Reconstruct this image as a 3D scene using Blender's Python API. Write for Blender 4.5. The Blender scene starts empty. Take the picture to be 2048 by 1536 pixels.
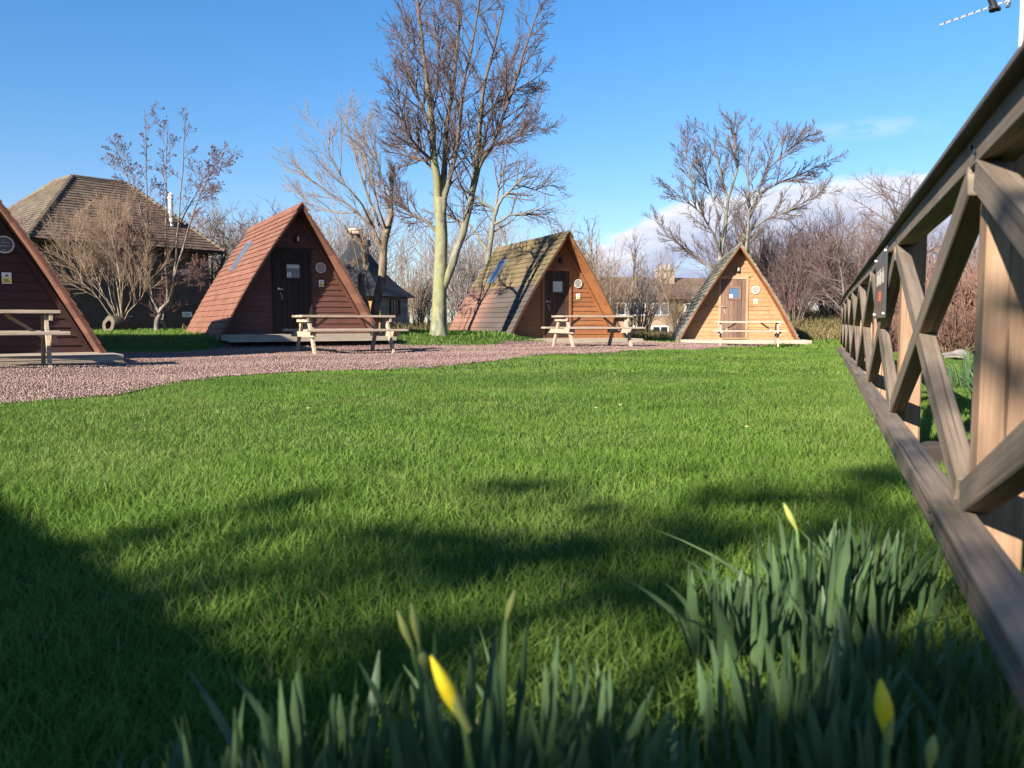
import bpy, math, random
import numpy as np
from math import sin, cos, pi, radians, tan, atan2, sqrt
from mathutils import Vector
C = bpy.context.scene
COL = C.collection
RS = np.random.RandomState(7)
random.seed(7)
# ---------------------------------------------------------------- camera
CAMH = 0.578
TP = 0.0775
F = 1600.0
cd = bpy.data.cameras.new('camera'); cam = bpy.data.objects.new('camera', cd); COL.objects.link(cam)
cam.location = (0, 0, CAMH); cam.rotation_euler = (pi/2 - math.atan(TP), 0, 0)
cd.sensor_width = 36; cd.lens = F/2048*36; cd.clip_start = 0.02; cd.clip_end = 3000
cd.dof.use_dof = True; cd.dof.focus_distance = 11.0; cd.dof.aperture_fstop = 6.3
C.camera = cam
# ---------------------------------------------------------------- light
SUN_EL = radians(25.0); SUN_PHI = radians(40.0)      # sun stands behind the camera to the left
sdir = Vector((-sin(SUN_PHI)*cos(SUN_EL), -cos(SUN_PHI)*cos(SUN_EL), sin(SUN_EL)))
ld = bpy.data.lights.new('sun', 'SUN'); lo = bpy.data.objects.new('sun', ld); COL.objects.link(lo)
ld.energy = 5.0; ld.angle = radians(0.55); ld.color = (1.0, 0.93, 0.82)
lo.rotation_euler = sdir.to_track_quat('Z', 'Y').to_euler(); lo.location = (-10, -10, 20)
W = bpy.data.worlds.new('World'); C.world = W; W.use_nodes = True
wn = W.node_tree; wn.nodes.clear()
def N(t, typ, **kw):
    n = t.nodes.new(typ)
    for k, v in kw.items():
        if k.startswith('i_'):
            n.inputs[int(k[2:]) if k[2:].isdigit() else k[2:].replace('_', ' ')].default_value = v
        else: setattr(n, k, v)
    return n
def L(t, a, b, ai=0, bi=0): t.links.new(a.outputs[ai], b.inputs[bi])
sky = N(wn, 'ShaderNodeTexSky'); sky.sky_type = 'NISHITA'; sky.sun_disc = False
sky.sun_elevation = SUN_EL; sky.sun_rotation = atan2(sdir.x, sdir.y)
sky.air_density = 1.0; sky.dust_density = 0.15; sky.ozone_density = 3.0; sky.altitude = 0
bg = N(wn, 'ShaderNodeBackground'); bg.inputs[1].default_value = 0.0625
wo = N(wn, 'ShaderNodeOutputWorld')
tcw = N(wn, 'ShaderNodeTexCoord'); sep = N(wn, 'ShaderNodeSeparateXYZ'); L(wn, tcw, sep, 0, 0)
def M(t, op, a, b=None, clamp=False):
    n = t.nodes.new('ShaderNodeMath'); n.operation = op; n.use_clamp = clamp
    for i, v in enumerate((a, b)):
        if v is None: continue
        if isinstance(v, (int, float)): n.inputs[i].default_value = v
        else: t.links.new(v, n.inputs[i])
    return n.outputs[0]
def MR(t, v, a, b, c=0., d=1., smooth=True):
    n = t.nodes.new('ShaderNodeMapRange'); n.interpolation_type = 'SMOOTHSTEP' if smooth else 'LINEAR'
    t.links.new(v, n.inputs[0])
    for i, q in enumerate((a, b, c, d)): n.inputs[i+1].default_value = q
    return n.outputs[0]
el = M(wn, 'ARCTAN2', sep.outputs[2], M(wn, 'SQRT', M(wn, 'ADD', M(wn, 'MULTIPLY', sep.outputs[0], sep.outputs[0]), M(wn, 'MULTIPLY', sep.outputs[1], sep.outputs[1]))))
az = M(wn, 'ARCTAN2', sep.outputs[0], sep.outputs[1])
cmb = N(wn, 'ShaderNodeCombineXYZ'); wn.links.new(M(wn, 'MULTIPLY', az, 5.0), cmb.inputs[0]); wn.links.new(M(wn, 'MULTIPLY', el, 13.0), cmb.inputs[1])
ns = N(wn, 'ShaderNodeTexNoise', i_Scale=1.7, i_Detail=7.0, i_Roughness=0.55); L(wn, cmb, ns)
ns2 = N(wn, 'ShaderNodeTexNoise', i_Scale=4.5, i_Detail=6.0, i_Roughness=0.6); L(wn, cmb, ns2)
# the cumulus bank: its top edge stands at about 9.5 degrees right of centre and sinks to the left
nz = M(wn, 'SUBTRACT', ns.outputs[0], 0.5); nz2 = M(wn, 'SUBTRACT', ns2.outputs[0], 0.5)
topR = MR(wn, az, -0.02, 0.30, 0.06, 0.166)
top = M(wn, 'ADD', topR, M(wn, 'ADD', M(wn, 'MULTIPLY', nz, 0.05), M(wn, 'MULTIPLY', nz2, 0.028)))
dd = M(wn, 'SUBTRACT', top, el)
c1 = MR(wn, dd, -0.001, 0.012)
azm = MR(wn, az, -0.16, 0.10)
c1 = M(wn, 'MULTIPLY', c1, azm)
low = M(wn, 'MULTIPLY', MR(wn, el, 0.10, 0.02), 0.75)
gap = MR(wn, ns.outputs[0], 0.50, 0.66)
c1 = M(wn, 'MULTIPLY', c1, M(wn, 'SUBTRACT', 1.0, M(wn, 'MULTIPLY', gap, MR(wn, el, 0.085, 0.05))))
wisp = M(wn, 'MULTIPLY', M(wn, 'MULTIPLY', MR(wn, M(wn, 'ABSOLUTE', M(wn, 'SUBTRACT', el, 0.213)), 0.016, 0.0), MR(wn, M(wn, 'ABSOLUTE', M(wn, 'SUBTRACT', az, 0.41)), 0.10, 0.02)), MR(wn, ns2.outputs[0], 0.35, 0.6))
cl = M(wn, 'MAXIMUM', c1, M(wn, 'MULTIPLY', wisp, 0.28))
shade = MR(wn, M(wn, 'SUBTRACT', dd, M(wn, 'MULTIPLY', nz2, 0.12)), 0.0, 0.07)
crc = N(wn, 'ShaderNodeMix'); crc.data_type = 'RGBA'; wn.links.new(shade, crc.inputs[0])
crc.inputs[6].default_value = (5.2, 5.4, 6.0, 1); crc.inputs[7].default_value = (3.0, 3.4, 4.7, 1)
mx = N(wn, 'ShaderNodeMix'); mx.data_type = 'RGBA'; wn.links.new(cl, mx.inputs[0])
hs = N(wn, 'ShaderNodeHueSaturation', i_Saturation=1.12, i_Value=1.0); L(wn, sky, hs, 0, 4)
tint = N(wn, 'ShaderNodeMix'); tint.data_type = 'RGBA'; tint.blend_type = 'MULTIPLY'; tint.inputs[0].default_value = 1.0
wn.links.new(hs.outputs[0], tint.inputs[6]); tl_ = N(wn, 'ShaderNodeMix'); tl_.data_type = 'RGBA'; tl_.inputs[6].default_value = (.80, .82, .93, 1); tl_.inputs[7].default_value = (.62, .95, 1.12, 1); wn.links.new(MR(wn, el, .05, .38), tl_.inputs[0]); wn.links.new(tl_.outputs[2], tint.inputs[7])
wn.links.new(tint.outputs[2], mx.inputs[6]); wn.links.new(crc.outputs[2], mx.inputs[7])
wn.links.new(mx.outputs[2], bg.inputs[0]); L(wn, bg, wo)
C.view_settings.view_transform = 'Standard'; C.view_settings.look = 'None'
C.view_settings.exposure = 1.55; C.view_settings.gamma = 1
C.cycles.max_bounces = 6; C.cycles.transparent_max_bounces = 8
# ---------------------------------------------------------------- helpers
def tag(o, label=None, cat=None, group=None, kind=None):
    if label: o['label'] = label
    if cat: o['category'] = cat
    if group: o['group'] = group
    if kind: o['kind'] = kind
    return o
def empty(name, loc=(0, 0, 0), rz=0., label=None, cat=None, group=None):
    o = bpy.data.objects.new(name, None); COL.objects.link(o); o.location = loc; o.rotation_euler = (0, 0, rz)
    o.empty_display_size = .1
    return tag(o, label, cat, group)
def P(px, py, Y):
    """world point seen at photo pixel px,py (2048 wide) at distance Y"""
    n = sqrt(1+TP*TP); c, s = 1/n, TP/n; u = (px-1024)/F; v = (768-py)/F
    d = (u, c+v*s, -s+v*c); t = Y/d[1]
    return Vector((d[0]*t, Y, CAMH+d[2]*t))
def sst(x, a, b):
    t = np.clip((x-a)/(b-a), 0, 1); return t*t*(3-2*t)
def gz(x, y):
    x = np.asarray(x, float); y = np.asarray(y, float)
    z = -0.10*sst(x, 3, 7)*sst(y, 10, 22)*(1-sst(y, 29, 33))
    z = z + 0.27*sst(y-.5*(x+8), 15.8, 17.7)*(1-sst(x, -0.6, 1.6))*(1-sst(y, 34, 42))
    z = z + 0.85*sst(y, 29, 37)*sst(x, 9.5, 11.5)*(1-sst(y, 40, 46))
    z = z - 2.4*sst(y, 42, 75)*(1-sst(x, 30, 45)*0)
    z = z + 0.012*np.sin(x*1.7+y*.6)+0.010*np.sin(y*2.3-x*.9)*(y > .5)
    return z
class MB:
    """collects polygons in plain lists; build() links them as one mesh"""
    def __init__(s): s.v = []; s.f = []; s.mi = []; s.m = 0
    def add(s, vs, fs):
        b = len(s.v); s.v += [tuple(v) for v in vs]
        for f in fs: s.f.append(tuple(i+b for i in f)); s.mi.append(s.m)
    def box(s, a, b, rot=None, org=None):
        x0, y0, z0 = a; x1, y1, z1 = b
        vs = [(x0,y0,z0),(x1,y0,z0),(x1,y1,z0),(x0,y1,z0),(x0,y0,z1),(x1,y0,z1),(x1,y1,z1),(x0,y1,z1)]
        s.add(vs, [(0,3,2,1),(4,5,6,7),(0,1,5,4),(1,2,6,5),(2,3,7,6),(3,0,4,7)])
    def obox(s, c, ax, ay, az, j=0.):
        c = Vector(c); vs = []
        for k in (-1, 1):
            for (i, q) in ((-1,-1),(1,-1),(1,1),(-1,1)):
                p = c+i*Vector(ax)+q*Vector(ay)+k*Vector(az)
                if j: p = p+Vector((random.uniform(-j,j), random.uniform(-j,j), random.uniform(-j,j)))
                vs.append(p)
        s.add(vs, [(0,3,2,1),(4,5,6,7),(0,1,5,4),(1,2,6,5),(2,3,7,6),(3,0,4,7)])
    def bar(s, p, q, w, h, side=(1,0,0), j=0.):
        """bar from p to q; w along 'side', h along the third axis"""
        p = Vector(p); q = Vector(q); d = q-p; a = d.normalized(); sd = Vector(side); sd = (sd-a*sd.dot(a)).normalized(); u = a.cross(sd)
        s.obox((p+q)/2, sd*w/2, u*h/2, d/2, j)
    def cyl(s, p, q, r0, r1=None, n=12, cap=True):
        r1 = r0 if r1 is None else r1
        p = Vector(p); q = Vector(q); a = (q-p).normalized(); u = a.orthogonal().normalized(); w = a.cross(u)
        vs = []
        for (c, r) in ((p, r0), (q, r1)):
            for i in range(n): t = 2*pi*i/n; vs.append(c+u*cos(t)*r+w*sin(t)*r)
        fs = [(i, (i+1)%n, n+(i+1)%n, n+i) for i in range(n)]
        if cap: fs += [tuple(range(n))[::-1], tuple(range(n, 2*n))]
        s.add(vs, fs)
    def build(s, name, mats, parent=None, smooth=False, bevel=0.):
        me = bpy.data.meshes.new(name); me.from_pydata(s.v, [], s.f)
        ml = mats if isinstance(mats, (list, tuple)) else [mats]
        for m in ml: me.materials.append(m)
        if len(ml) > 1: me.polygons.foreach_set('material_index', s.mi)
        if smooth: me.polygons.foreach_set('use_smooth', [True]*len(s.f))
        me.update(); o = bpy.data.objects.new(name, me); COL.objects.link(o)
        if parent: o.parent = parent
        if bevel:
            b = o.modifiers.new('bevel', 'BEVEL'); b.width = bevel; b.segments = 1; b.limit_method = 'ANGLE'
        return o
def npmesh(name, V, Fq, mat, parent=None, attrs=None, smooth=False):
    """V (n,3); Fq (m,k) equal-size faces; attrs name->per-vertex float"""
    me = bpy.data.meshes.new(name); n = len(V); m, k = Fq.shape
    me.vertices.add(n); me.vertices.foreach_set('co', np.ascontiguousarray(V, np.float32).ravel())
    me.loops.add(m*k); me.loops.foreach_set('vertex_index', np.ascontiguousarray(Fq, np.int32).ravel())
    me.polygons.add(m); me.polygons.foreach_set('loop_start', np.arange(0, m*k, k, dtype=np.int32))
    if smooth: me.polygons.foreach_set('use_smooth', np.ones(m, bool))
    for a, d in (attrs or {}).items():
        at = me.attributes.new(a, 'FLOAT', 'POINT'); at.data.foreach_set('value', np.ascontiguousarray(d, np.float32))
    me.update(calc_edges=True); me.materials.append(mat)
    o = bpy.data.objects.new(name, me); COL.objects.link(o)
    if parent: o.parent = parent
    return o
class Tubes:
    """branches: polylines with radii, built in batches"""
    def __init__(s): s.g = {}
    def add(s, pts, rad, k=3):
        s.g.setdefault((len(pts), k), []).append((np.asarray(pts, float), np.asarray(rad, float)))
    def arrays(s):
        VV = []; FF = []; RR = []; base = 0
        for (n, k), lst in s.g.items():
            Pp = np.array([a for a, _ in lst]); R = np.array([b for _, b in lst]); m = len(lst)
            T = np.gradient(Pp, axis=1); T /= np.linalg.norm(T, axis=2, keepdims=True)+1e-9
            ref = np.zeros_like(T); av = np.abs(T.mean(axis=1)); idx = np.argmin(av, axis=1)
            ref[np.arange(m)[:, None], np.arange(n)[None, :], idx[:, None]] = 1
            U = np.cross(T, ref); U /= np.linalg.norm(U, axis=2, keepdims=True)+1e-9; Wv = np.cross(T, U)
            an = 2*pi*np.arange(k)/k
            V = Pp[:, :, None]+R[:, :, None, None]*(U[:, :, None]*np.cos(an)[None, None, :, None]+Wv[:, :, None]*np.sin(an)[None, None, :, None])
            VV.append(V.reshape(-1, 3)); RR.append(np.repeat(R.ravel(), k))
            ii = (np.arange(m)*n*k)[:, None, None]+(np.arange(n-1)*k)[None, :, None]; a = np.arange(k)[None, None, :]; b = (np.arange(k)+1) % k; b = b[None, None, :]
            f = np.stack([ii+a, ii+b, ii+k+b, ii+k+a], -1).reshape(-1, 4)+base
            FF.append(f); base += m*n*k
        return np.concatenate(VV), np.concatenate(FF), np.concatenate(RR)
    def build(s, name, mat, parent=None, smooth=True):
        V, Fq, R = s.arrays()
        return npmesh(name, V, Fq, mat, parent, {'rad': R}, smooth)
# ---------------------------------------------------------------- materials
def newmat(name, rough=.8, spec=.3):
    m = bpy.data.materials.new(name); m.use_nodes = True; t = m.node_tree
    b = t.nodes['Principled BSDF']; b.inputs['Roughness'].default_value = rough; b.inputs['Specular IOR Level'].default_value = spec
    return m, t, b
def mixc(t, f, a, b, blend='MIX'):
    n = t.nodes.new('ShaderNodeMix'); n.data_type = 'RGBA'; n.blend_type = blend
    if isinstance(f, (int, float)): n.inputs[0].default_value = f
    else: t.links.new(f, n.inputs[0])
    for i, v in ((6, a), (7, b)):
        if isinstance(v, tuple): n.inputs[i].default_value = (*[q*KA for q in v[:3]], 1)
        else: t.links.new(v, n.inputs[i])
    return n.outputs[2]
KA = 0.80
def noise(t, scale, sc3=(1, 1, 1), detail=6, rough=.6, coord='Object', off=(0, 0, 0)):
    tc = t.nodes.new('ShaderNodeTexCoord'); mp = t.nodes.new('ShaderNodeMapping'); mp.inputs['Scale'].default_value = sc3; mp.inputs['Location'].default_value = off
    t.links.new(tc.outputs[coord], mp.inputs[0])
    n = t.nodes.new('ShaderNodeTexNoise'); n.inputs['Scale'].default_value = scale; n.inputs['Detail'].default_value = detail; n.inputs['Roughness'].default_value = rough
    t.links.new(mp.outputs[0], n.inputs[0]); return n.outputs[0]
def bump(t, b, h, strength=.4, dist=.01):
    n = t.nodes.new('ShaderNodeBump'); n.inputs['Strength'].default_value = strength; n.inputs['Distance'].default_value = dist
    t.links.new(h, n.inputs['Height']); t.links.new(n.outputs[0], b.inputs['Normal'])
def gnoise(t, sc3, detail=8, rough=.65):
    at = t.nodes.new('ShaderNodeAttribute'); at.attribute_name = 'grain'; mp = t.nodes.new('ShaderNodeMapping'); mp.inputs['Scale'].default_value = sc3
    t.links.new(at.outputs['Vector'], mp.inputs[0]); n = t.nodes.new('ShaderNodeTexNoise'); n.inputs['Scale'].default_value = 1.; n.inputs['Detail'].default_value = detail; n.inputs['Roughness'].default_value = rough
    t.links.new(mp.outputs[0], n.inputs[0]); return n.outputs[0]
def addgrain(o, d, up=(0, 0, 1)):
    d = np.array(Vector(d).normalized()); s_ = np.cross(d, np.array(Vector(up))); s_ /= np.linalg.norm(s_)+1e-9; u = np.cross(s_, d); me = o.data
    co = np.zeros(len(me.vertices)*3, np.float32); me.vertices.foreach_get('co', co); co = co.reshape(-1, 3); k = (abs(hash(o.name)) % 97)*.37
    k = (sum(map(ord, o.name)) % 97)*.37
    a = me.attributes.new('grain', 'FLOAT_VECTOR', 'POINT'); a.data.foreach_set('vector', np.stack([co@d+k, co@s_+k*.3, co@u], -1).astype(np.float32).ravel()); return o
def wood(name, c1, c2, sc3=(1, 1, 1), scale=9., rough=.75, lichen=None, lich_amt=.6, stain=None, bs=.35, isl=.25, spec=.25, grain=False):
    m, t, b = newmat(name, rough, spec)
    if grain:
        g = M(t, 'ADD', M(t, 'MULTIPLY', gnoise(t, (1.3, 55, 55)), .6), M(t, 'MULTIPLY', gnoise(t, (2.5, 14, 14), 4), .4))
    else: g = noise(t, scale, sc3, 8, .65)
    c = mixc(t, MR(t, g, .3, .7), c1, c2)
    g2 = noise(t, 2.3, (1, 1, 1), 4, .6, off=(3, 1, 7))
    st = stain or tuple(x*.55 for x in c1)
    c = mixc(t, MR(t, g2, .5, .78, 0, .6), c, st)
    ge = t.nodes.new('ShaderNodeNewGeometry'); r = ge.outputs['Random Per Island']
    vv = MR(t, r, 0, 1, 1-isl, 1+isl, False)
    h = t.nodes.new('ShaderNodeHueSaturation'); t.links.new(vv, h.inputs['Value']); t.links.new(c, h.inputs['Color']); c = h.outputs[0]
    if grain:
        cr = gnoise(t, (.9, 95, 95), 3, .5); c = mixc(t, MR(t, cr, .60, .68, 0, .75), c, tuple(x*.3 for x in c1))
        vo = t.nodes.new('ShaderNodeTexVoronoi'); vo.inputs['Scale'].default_value = 3.2; tc_ = t.nodes.new('ShaderNodeTexCoord'); t.links.new(tc_.outputs['Object'], vo.inputs[0])
        c = mixc(t, MR(t, vo.outputs['Distance'], .075, .035, 0, .6), c, tuple(x*.4 for x in c1))
    if lichen:
        g3 = noise(t, 5., (1, 1, 1), 7, .7, off=(9, 2, 4))
        c = mixc(t, MR(t, g3, .68-.18*lich_amt, .80-.18*lich_amt, 0, .8), c, lichen)
    t.links.new(c, b.inputs['Base Color']); bump(t, b, g, bs, .006)
    return m
def plain(name, c, rough=.6, metal=0., spec=.4, var=.15, sc=6.):
    m, t, b = newmat(name, rough, spec); b.inputs['Metallic'].default_value = metal
    g = noise(t, sc, detail=5); col = mixc(t, g, tuple(x*(1-var) for x in c), tuple(min(1, x*(1+var)) for x in c))
    t.links.new(col, b.inputs['Base Color']); return m
def bark(name, thick, thin, r0=.008, r1=.05, mossc=None, top=None):
    """bark colour follows the branch's own thickness; young twigs differ from old bark"""
    m, t, b = newmat(name, .85, .15)
    at = t.nodes.new('ShaderNodeAttribute'); at.attribute_name = 'rad'
    g = noise(t, 7., (1, 1, .45), 8, .7)
    c = mixc(t, MR(t, g, .38, .62), tuple(x*.42 for x in thick), thick)
    if mossc:
        g2 = noise(t, 1.6, (1, 1, .5), 5, .65, off=(4, 4, 1))
        c = mixc(t, MR(t, g2, .38, .58, 0, .85), c, mossc)
    c = mixc(t, MR(t, at.outputs['Fac'], r0, r1), thin, c)
    t.links.new(c, b.inputs['Base Color']); bump(t, b, g, .9, .03); return m
# cabin cladding and roof shingles
def shingle(name, c1, c2, moss=None, moss_lo=.5, rear=None, low=None, isl=.18, rough=.75):
    m, t, b = newmat(name, rough, .2)
    g = noise(t, 3.5, (1, 1, 1), 7, .65); g1 = noise(t, 38., (1, 1, 1), 4, .6)
    c = mixc(t, MR(t, g, .32, .68), c1, c2)
    ge = t.nodes.new('ShaderNodeNewGeometry')
    vv = MR(t, ge.outputs['Random Per Island'], 0, 1, 1-isl, 1+isl, False)
    tc = t.nodes.new('ShaderNodeTexCoord'); sp = t.nodes.new('ShaderNodeSeparateXYZ'); t.links.new(tc.outputs['Object'], sp.inputs[0])
    nw = noise(t, 1.2, detail=3)
    if low:      # replaced cladding on the lower part of the roof
        zf = MR(t, sp.outputs[2], 1.66, 1.60)
        c = mixc(t, zf, c, low)
    if rear:
        yy = M(t, 'ADD', sp.outputs[1], M(t, 'MULTIPLY', nw, 1.2))
        rf = MR(t, yy, 2.6, 4.4)
        c = mixc(t, M(t, 'MULTIPLY', rf, MR(t, sp.outputs[2], 2.0, 1.3)), c, rear)
    if moss:
        g3 = noise(t, 2.2, (1, 1, 1), 6, .7, off=(5, 5, 5))
        f = MR(t, M(t, 'ADD', g3, M(t, 'MULTIPLY', sp.outputs[2], .045)), moss_lo, moss_lo+.16, 0, .8)
        if low: f = M(t, 'MULTIPLY', f, MR(t, sp.outputs[2], 1.5, 1.7))
        c = mixc(t, f, c, moss)
    h = t.nodes.new('ShaderNodeHueSaturation'); t.links.new(vv, h.inputs['Value']); t.links.new(c, h.inputs['Color'])
    t.links.new(h.outputs[0], b.inputs['Base Color']); bump(t, b, g1, .35, .006); return m
M_shR = shingle('red brown roof tiles', (.180, .078, .051), (.240, .108, .072), isl=.12)
M_shR1 = shingle('dark red roof tiles', (.17, .068, .048), (.22, .09, .062), isl=.15)
M_shM = shingle('mossy brown roof boards', (.125, .092, .056), (.195, .142, .075), moss=(.17, .130, .06), moss_lo=.52, rear=(.25, .130, .095), low=(.095, .075, .064), isl=.12)
M_shG = shingle('weathered grey roof shakes', (.15, .135, .105), (.26, .235, .19), moss=(.16, .17, .06), moss_lo=.60, isl=.22)
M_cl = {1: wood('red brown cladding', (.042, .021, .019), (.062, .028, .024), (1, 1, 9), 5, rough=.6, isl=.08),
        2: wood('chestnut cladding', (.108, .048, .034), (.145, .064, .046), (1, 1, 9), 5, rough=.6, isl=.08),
        3: wood('orange brown cladding', (.25, .098, .04), (.33, .140, .058), (1, 1, 9), 5, rough=.6, isl=.1),
        4: wood('golden brown cladding', (.33, .165, .073), (.43, .235, .11), (1, 1, 9), 5, rough=.6, isl=.1)}
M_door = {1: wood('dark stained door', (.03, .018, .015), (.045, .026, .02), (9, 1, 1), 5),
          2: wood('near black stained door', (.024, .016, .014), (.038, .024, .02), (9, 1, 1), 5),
          3: wood('deep brown door', (.05, .028, .02), (.075, .04, .028), (9, 1, 1), 5),
          4: wood('mid brown door', (.135, .078, .052), (.19, .113, .078), (9, 1, 1), 5)}
M_frame4 = wood('pinkish brown door frame', (.40, .21, .125), (.48, .26, .16), (9, 1, 1), 5)
M_deck = wood('pale decking timber', (.34, .27, .20), (.47, .39, .30), (1, 8, 8), 4, stain=(.24, .2, .15), lichen=(.27, .27, .13), lich_amt=.1)
M_tbl = wood('weathered picnic table timber', (.28, .205, .145), (.43, .335, .25), (1, 9, 9), 4, stain=(.27, .21, .16), lichen=(.42, .38, .14), lich_amt=.35)
M_tbl4 = wood('pinkish picnic table timber', (.33, .225, .17), (.46, .34, .265), (1, 9, 9), 4, stain=(.3, .2, .15))
M_fen = wood('weathered fence rail timber', (.115, .085, .062), (.26, .198, .145), grain=True, stain=(.075, .062, .055), lichen=(.24, .24, .10), lich_amt=.45, bs=.6, isl=.12)
M_rail = wood('grey handrail timber', (.080, .066, .057), (.19, .155, .13), grain=True, stain=(.06, .052, .05), lichen=(.2, .2, .10), lich_amt=.2, bs=.6, isl=.1)
M_post = wood('tan brown fence post timber', (.21, .120, .068), (.37, .235, .145), grain=True, stain=(.2, .12, .07), lichen=(.30, .29, .08), lich_amt=.35, bs=.6, isl=.1)
M_white = plain('white plastic', (.75, .75, .72), .4); M_blk = plain('black metal', (.02, .02, .022), .4)
M_steel = plain('galvanised steel', (.55, .56, .58), .35, .8); M_alu = plain('aluminium tube', (.75, .76, .78), .35, .5)
M_yel = plain('yellow print', (.72, .62, .06), .5); M_dk = plain('dark sign print', (.085, .07, .06), .5); M_grey = plain('grey sign face', (.27, .235, .20), .45)
M_leadw = plain('off white print', (.62, .60, .56), .5); M_or = plain('orange print', (.62, .13, .05), .5); M_slate = plain('slate sign panel', (.055, .065, .07), .3, var=.08)
M_red = plain('red print', (.55, .05, .04), .5)
M_under = plain('dark underside timber', (.06, .04, .03), .85)
M_lin = wood('reddish roof lining', (.15, .066, .045), (.20, .09, .06), (1, 9, 9), 4)
def glass(name, c, r=.06):
    m, t, b = newmat(name, r, .9); b.inputs['Base Color'].default_value = (*c, 1); return m
M_gl = glass('dark window glass', (.02, .025, .035)); M_glb = glass('skylight glass', (.05, .09, .16), .12)
M_blind = plain('pale window blind', (.55, .55, .52), .7)
# ground
def groundmat():
    m, t, b = newmat('lawn soil and turf', .95, .1)
    g = noise(t, .55, detail=5, coord='Object'); g2 = noise(t, 14., detail=6); g3 = noise(t, 120., detail=3)
    c = mixc(t, MR(t, g, .35, .65), (.055, .105, .018), (.085, .135, .028))
    c = mixc(t, MR(t, g2, .35, .7, 0, .7), c, (.035, .062, .012))
    tc = t.nodes.new('ShaderNodeTexCoord'); sp = t.nodes.new('ShaderNodeSeparateXYZ'); t.links.new(tc.outputs['Object'], sp.inputs[0])
    far = MR(t, sp.outputs[1], 31, 36)
    nn = noise(t, .8, detail=6); c = mixc(t, far, c, mixc(t, MR(t, nn, .4, .6), (.16, .12, .06), (.10, .12, .035)))
    t.links.new(c, b.inputs['Base Color']); bump(t, b, M(t, 'ADD', g2, g3), .8, .03); return m
M_gr = groundmat()
def bladem(name, ca, cb, cc, trans=.35, rough=.5, spec=.35):
    m, t, b = newmat(name, rough, spec)
    at = t.nodes.new('ShaderNodeAttribute'); at.attribute_name = 'rnd'
    g = noise(t, .7, detail=4)
    g4 = noise(t, 3.2, detail=3, off=(2, 8, 0))
    c = mixc(t, MR(t, at.outputs['Fac'], 0, .9), ca, cb); c = mixc(t, MR(t, g, .42, .64, 0, .5), c, cc)
    c = mixc(t, MR(t, g4, .45, .62, 0, .45), c, ca)
    c = mixc(t, MR(t, at.outputs['Fac'], .955, .975), c, (.34, .30, .15)); g5 = noise(t, 1.1, detail=4, rough=.7, off=(7, 3, 0)); c = mixc(t, MR(t, g5, .60, .72, 0, .35), c, (.20, .20, .07))
    t.links.new(c, b.inputs['Base Color'])
    tr = t.nodes.new('ShaderNodeBsdfTranslucent'); t.links.new(c, tr.inputs[0])
    ms = t.nodes.new('ShaderNodeMixShader'); ms.inputs[0].default_value = trans
    t.links.new(b.outputs[0], ms.inputs[1]); t.links.new(tr.outputs[0], ms.inputs[2])
    t.links.new(ms.outputs[0], t.nodes['Material Output'].inputs[0]); return m
M_grass = bladem('lawn grass', (.093, .190, .022), (.205, .330, .054), (.26, .32, .085), .38, .6, .16)
M_leaf = bladem('daffodil leaf', (.082, .148, .060), (.145, .228, .092), (.098, .172, .075), .35, .45, .3)
M_bud = plain('yellow daffodil bud', (.80, .62, .02), .5); M_budg = plain('green bud sheath', (.33, .36, .09), .6); M_stem = plain('flower stem', (.13, .22, .06), .5)
M_dry = bladem('dry grass', (.20, .15, .07), (.33, .26, .13), (.16, .16, .05), .25, .8, .1)
def gravelm(st):
    m, t, b = newmat('pink stone chips' if st else 'red gravel', .85, .2)
    if st:
        at = t.nodes.new('ShaderNodeAttribute'); at.attribute_name = 'rnd'
        c = mixc(t, MR(t, at.outputs['Fac'], 0, .85, 0, 1, False), (.235, .145, .122), (.35, .235, .195)); c = mixc(t, MR(t, at.outputs['Fac'], .93, .98), c, (.42, .33, .29))
    else:
        tc = t.nodes.new('ShaderNodeTexCoord'); vo = t.nodes.new('ShaderNodeTexVoronoi'); vo.inputs['Scale'].default_value = 38.
        t.links.new(tc.outputs['Object'], vo.inputs[0])
        c = mixc(t, MR(t, vo.outputs['Distance'], 0, .8), (.33, .21, .175), (.14, .085, .072))
        hv = t.nodes.new('ShaderNodeSeparateColor'); t.links.new(vo.outputs['Color'], hv.inputs[0])
        c = mixc(t, MR(t, hv.outputs[0], .3, 1, 0, .55), c, (.16, .085, .08))
        bump(t, b, M(t, 'SUBTRACT', 1, vo.outputs['Distance']), 1., .02)
    t.links.new(c, b.inputs['Base Color']); return m
M_gv = gravelm(False); M_gs = gravelm(True)
# ---------------------------------------------------------------- ground
xs = np.concatenate([[-900, -400, -200, -120, -80, -60], np.arange(-45, -14, 3.), np.arange(-14, 20, .4), np.arange(20, 60, 4.), [80, 120, 200, 400, 900]])
ys = np.concatenate([[-400, -100, -50, -30, -20, -12, -6, -3], np.arange(-1, 45, .4), np.arange(45, 90, 3.), [110, 150, 220, 400, 900, 2000]])
GX, GY = np.meshgrid(xs, ys); nx, ny = len(xs), len(ys)
V = np.stack([GX, GY, gz(GX, GY)], -1).reshape(-1, 3)
ii = (np.arange(ny-1)*nx)[:, None]+np.arange(nx-1)[None]
Fq = np.stack([ii, ii+1, ii+nx+1, ii+nx], -1).reshape(-1, 4)
tag(npmesh('ground', V, Fq, M_gr, smooth=True), 'green lawn sloping gently past the row of cabins', kind='structure')
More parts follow.
